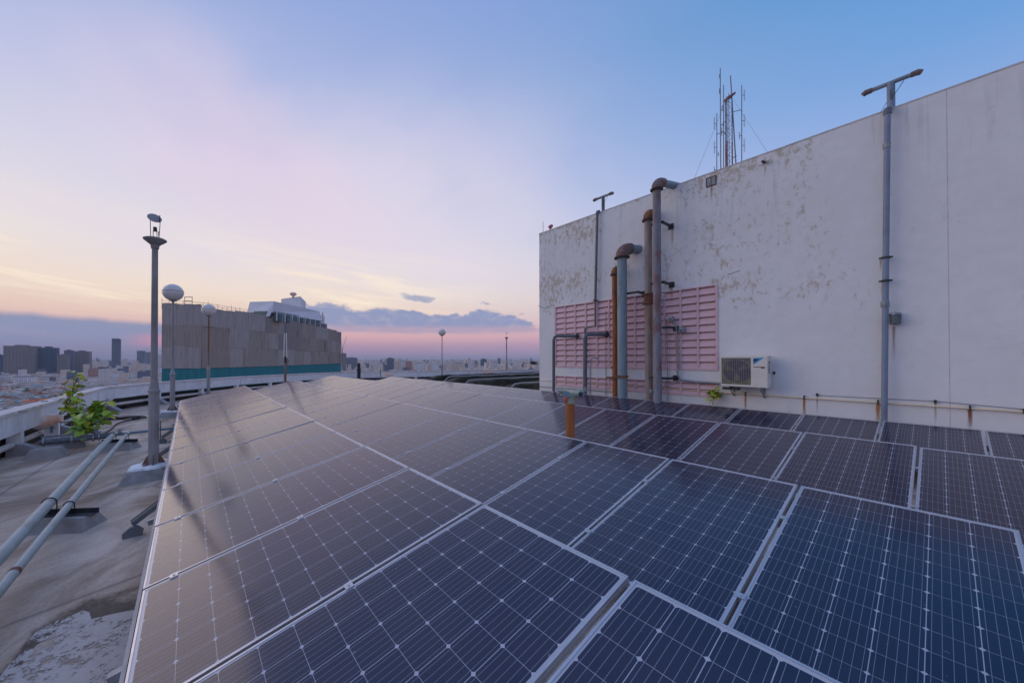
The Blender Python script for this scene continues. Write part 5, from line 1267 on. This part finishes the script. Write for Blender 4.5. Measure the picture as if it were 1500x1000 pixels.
n_ = 0; tries = 0
while n_ < 270 and tries < 9000:
    tries += 1; p_ = wedge(-20, 236, 432, 860)
    if not free(p_, 12.5): continue
    placed.append((p_.x, p_.y)); k = random.choices(kinds, wts)[0]; fl = int(random.random() < (.75 if k in ('grey', 'white') else .3))
    o = link('house', hm_[(k, fl)]); o.location = (p_.x, p_.y, GZ); o.rotation_euler = (0, 0, .5 + rnd(-.12, .12) + (1.571 if random.random() < .4 else 0)); big = random.random() < .12
    o.scale = (rnd(9, 15) * (1.3 if big else 1), rnd(8, 13), rnd(6, 12)); n_ += 1
    tag(o, f'small low-rise house with {"flat" if fl else "pitched"} {k} roof in the quarter beyond the parapet', 'house', f'low-rise houses with {"flat" if fl else "pitched"} {k} roofs')
# the rest of the city as one mass
m = MB(); cm_ = [WC] + [hm_[(k, 0)].materials[1] for k in kinds] + [FM['pale'], FM['cream'], FM['slate']]
def blockbox(p_, sx, sy, h_, a_, mi, mr):
    c_, s_ = math.cos(a_), math.sin(a_); k = len(m.v)
    for z_ in (GZ, GZ + h_):
        for x, y in ((-sx, -sy), (sx, -sy), (sx, sy), (-sx, sy)): m.v.append((p_.x + x * c_ - y * s_, p_.y + x * s_ + y * c_, z_))
    for q in ((0, 1, 5, 4), (1, 2, 6, 5), (2, 3, 7, 6), (3, 0, 4, 7)): m.face([k + i for i in q], mi)
    m.face((k + 4, k + 5, k + 6, k + 7), mr)
for (xa, xb, da, db, cnt, hmx) in ((-60, 300, 860, 2000, 4200, 13), (-60, 300, 2000, 6000, 5200, 20), (440, 860, 1400, 3500, 5200, 15), (440, 860, 3500, 9000, 5200, 22), (-60, 860, 6000, 15000, 4000, 30)):
    for _ in range(cnt):
        p_ = wedge(xa, xb, da, db); sc = 1 + da / 5200; sx, sy = rnd(4, 10) * sc, rnd(4, 8) * sc; tall = random.random() < .035
        blockbox(p_, sx, sy, rnd(5, hmx) * (rnd(2, 4) if tall else 1), rnd(-.3, .3) + .5, random.choice((0, 0, 0, 8, 9)) if not tall else random.choice((8, 9, 10)), random.choices(range(1, 8), wts)[0])
tag(m.build('distant_city', cm_), 'hazy mass of low roofs and blocks reaching to the horizon', kind='stuff')
# trees between the houses as one mass
M['tree_city'] = material('dark_city_foliage', (.07, .12, .05), .9, var=.3, vscale=.3)
m = MB()
for _ in range(1100):
    xa, xb, da, db = random.choice(((-20, 236, 440, 1000), (-20, 236, 900, 2500), (440, 800, 1400, 4000))); p_ = wedge(xa, xb, da, db); s_ = rnd(2, 4.6) * (1 + da / 2500)
    k = len(m.v); rr_ = [rnd(.7, 1.2) for _ in range(14)]
    for i, z_ in enumerate((.25, .75)):
        for j in range(6): a_ = j * 1.047 + i * .5; m.v.append((p_.x + s_ * rr_[i * 6 + j] * math.cos(a_), p_.y + s_ * rr_[i * 6 + j] * math.sin(a_), GZ + s_ * 1.6 * z_ * rr_[j]))
    m.v.append((p_.x, p_.y, GZ + s_ * 1.8))
    for j in range(6): m.face((k + j, k + (j + 1) % 6, k + 6 + (j + 1) % 6, k + 6 + j)); m.face((k + 6 + j, k + 6 + (j + 1) % 6, k + 12))
tag(m.build('city_trees', M['tree_city']), 'dark clumps of trees scattered between the city roofs', kind='stuff')
print('cells as parts', ncell, 'objects', len(bpy.data.objects))
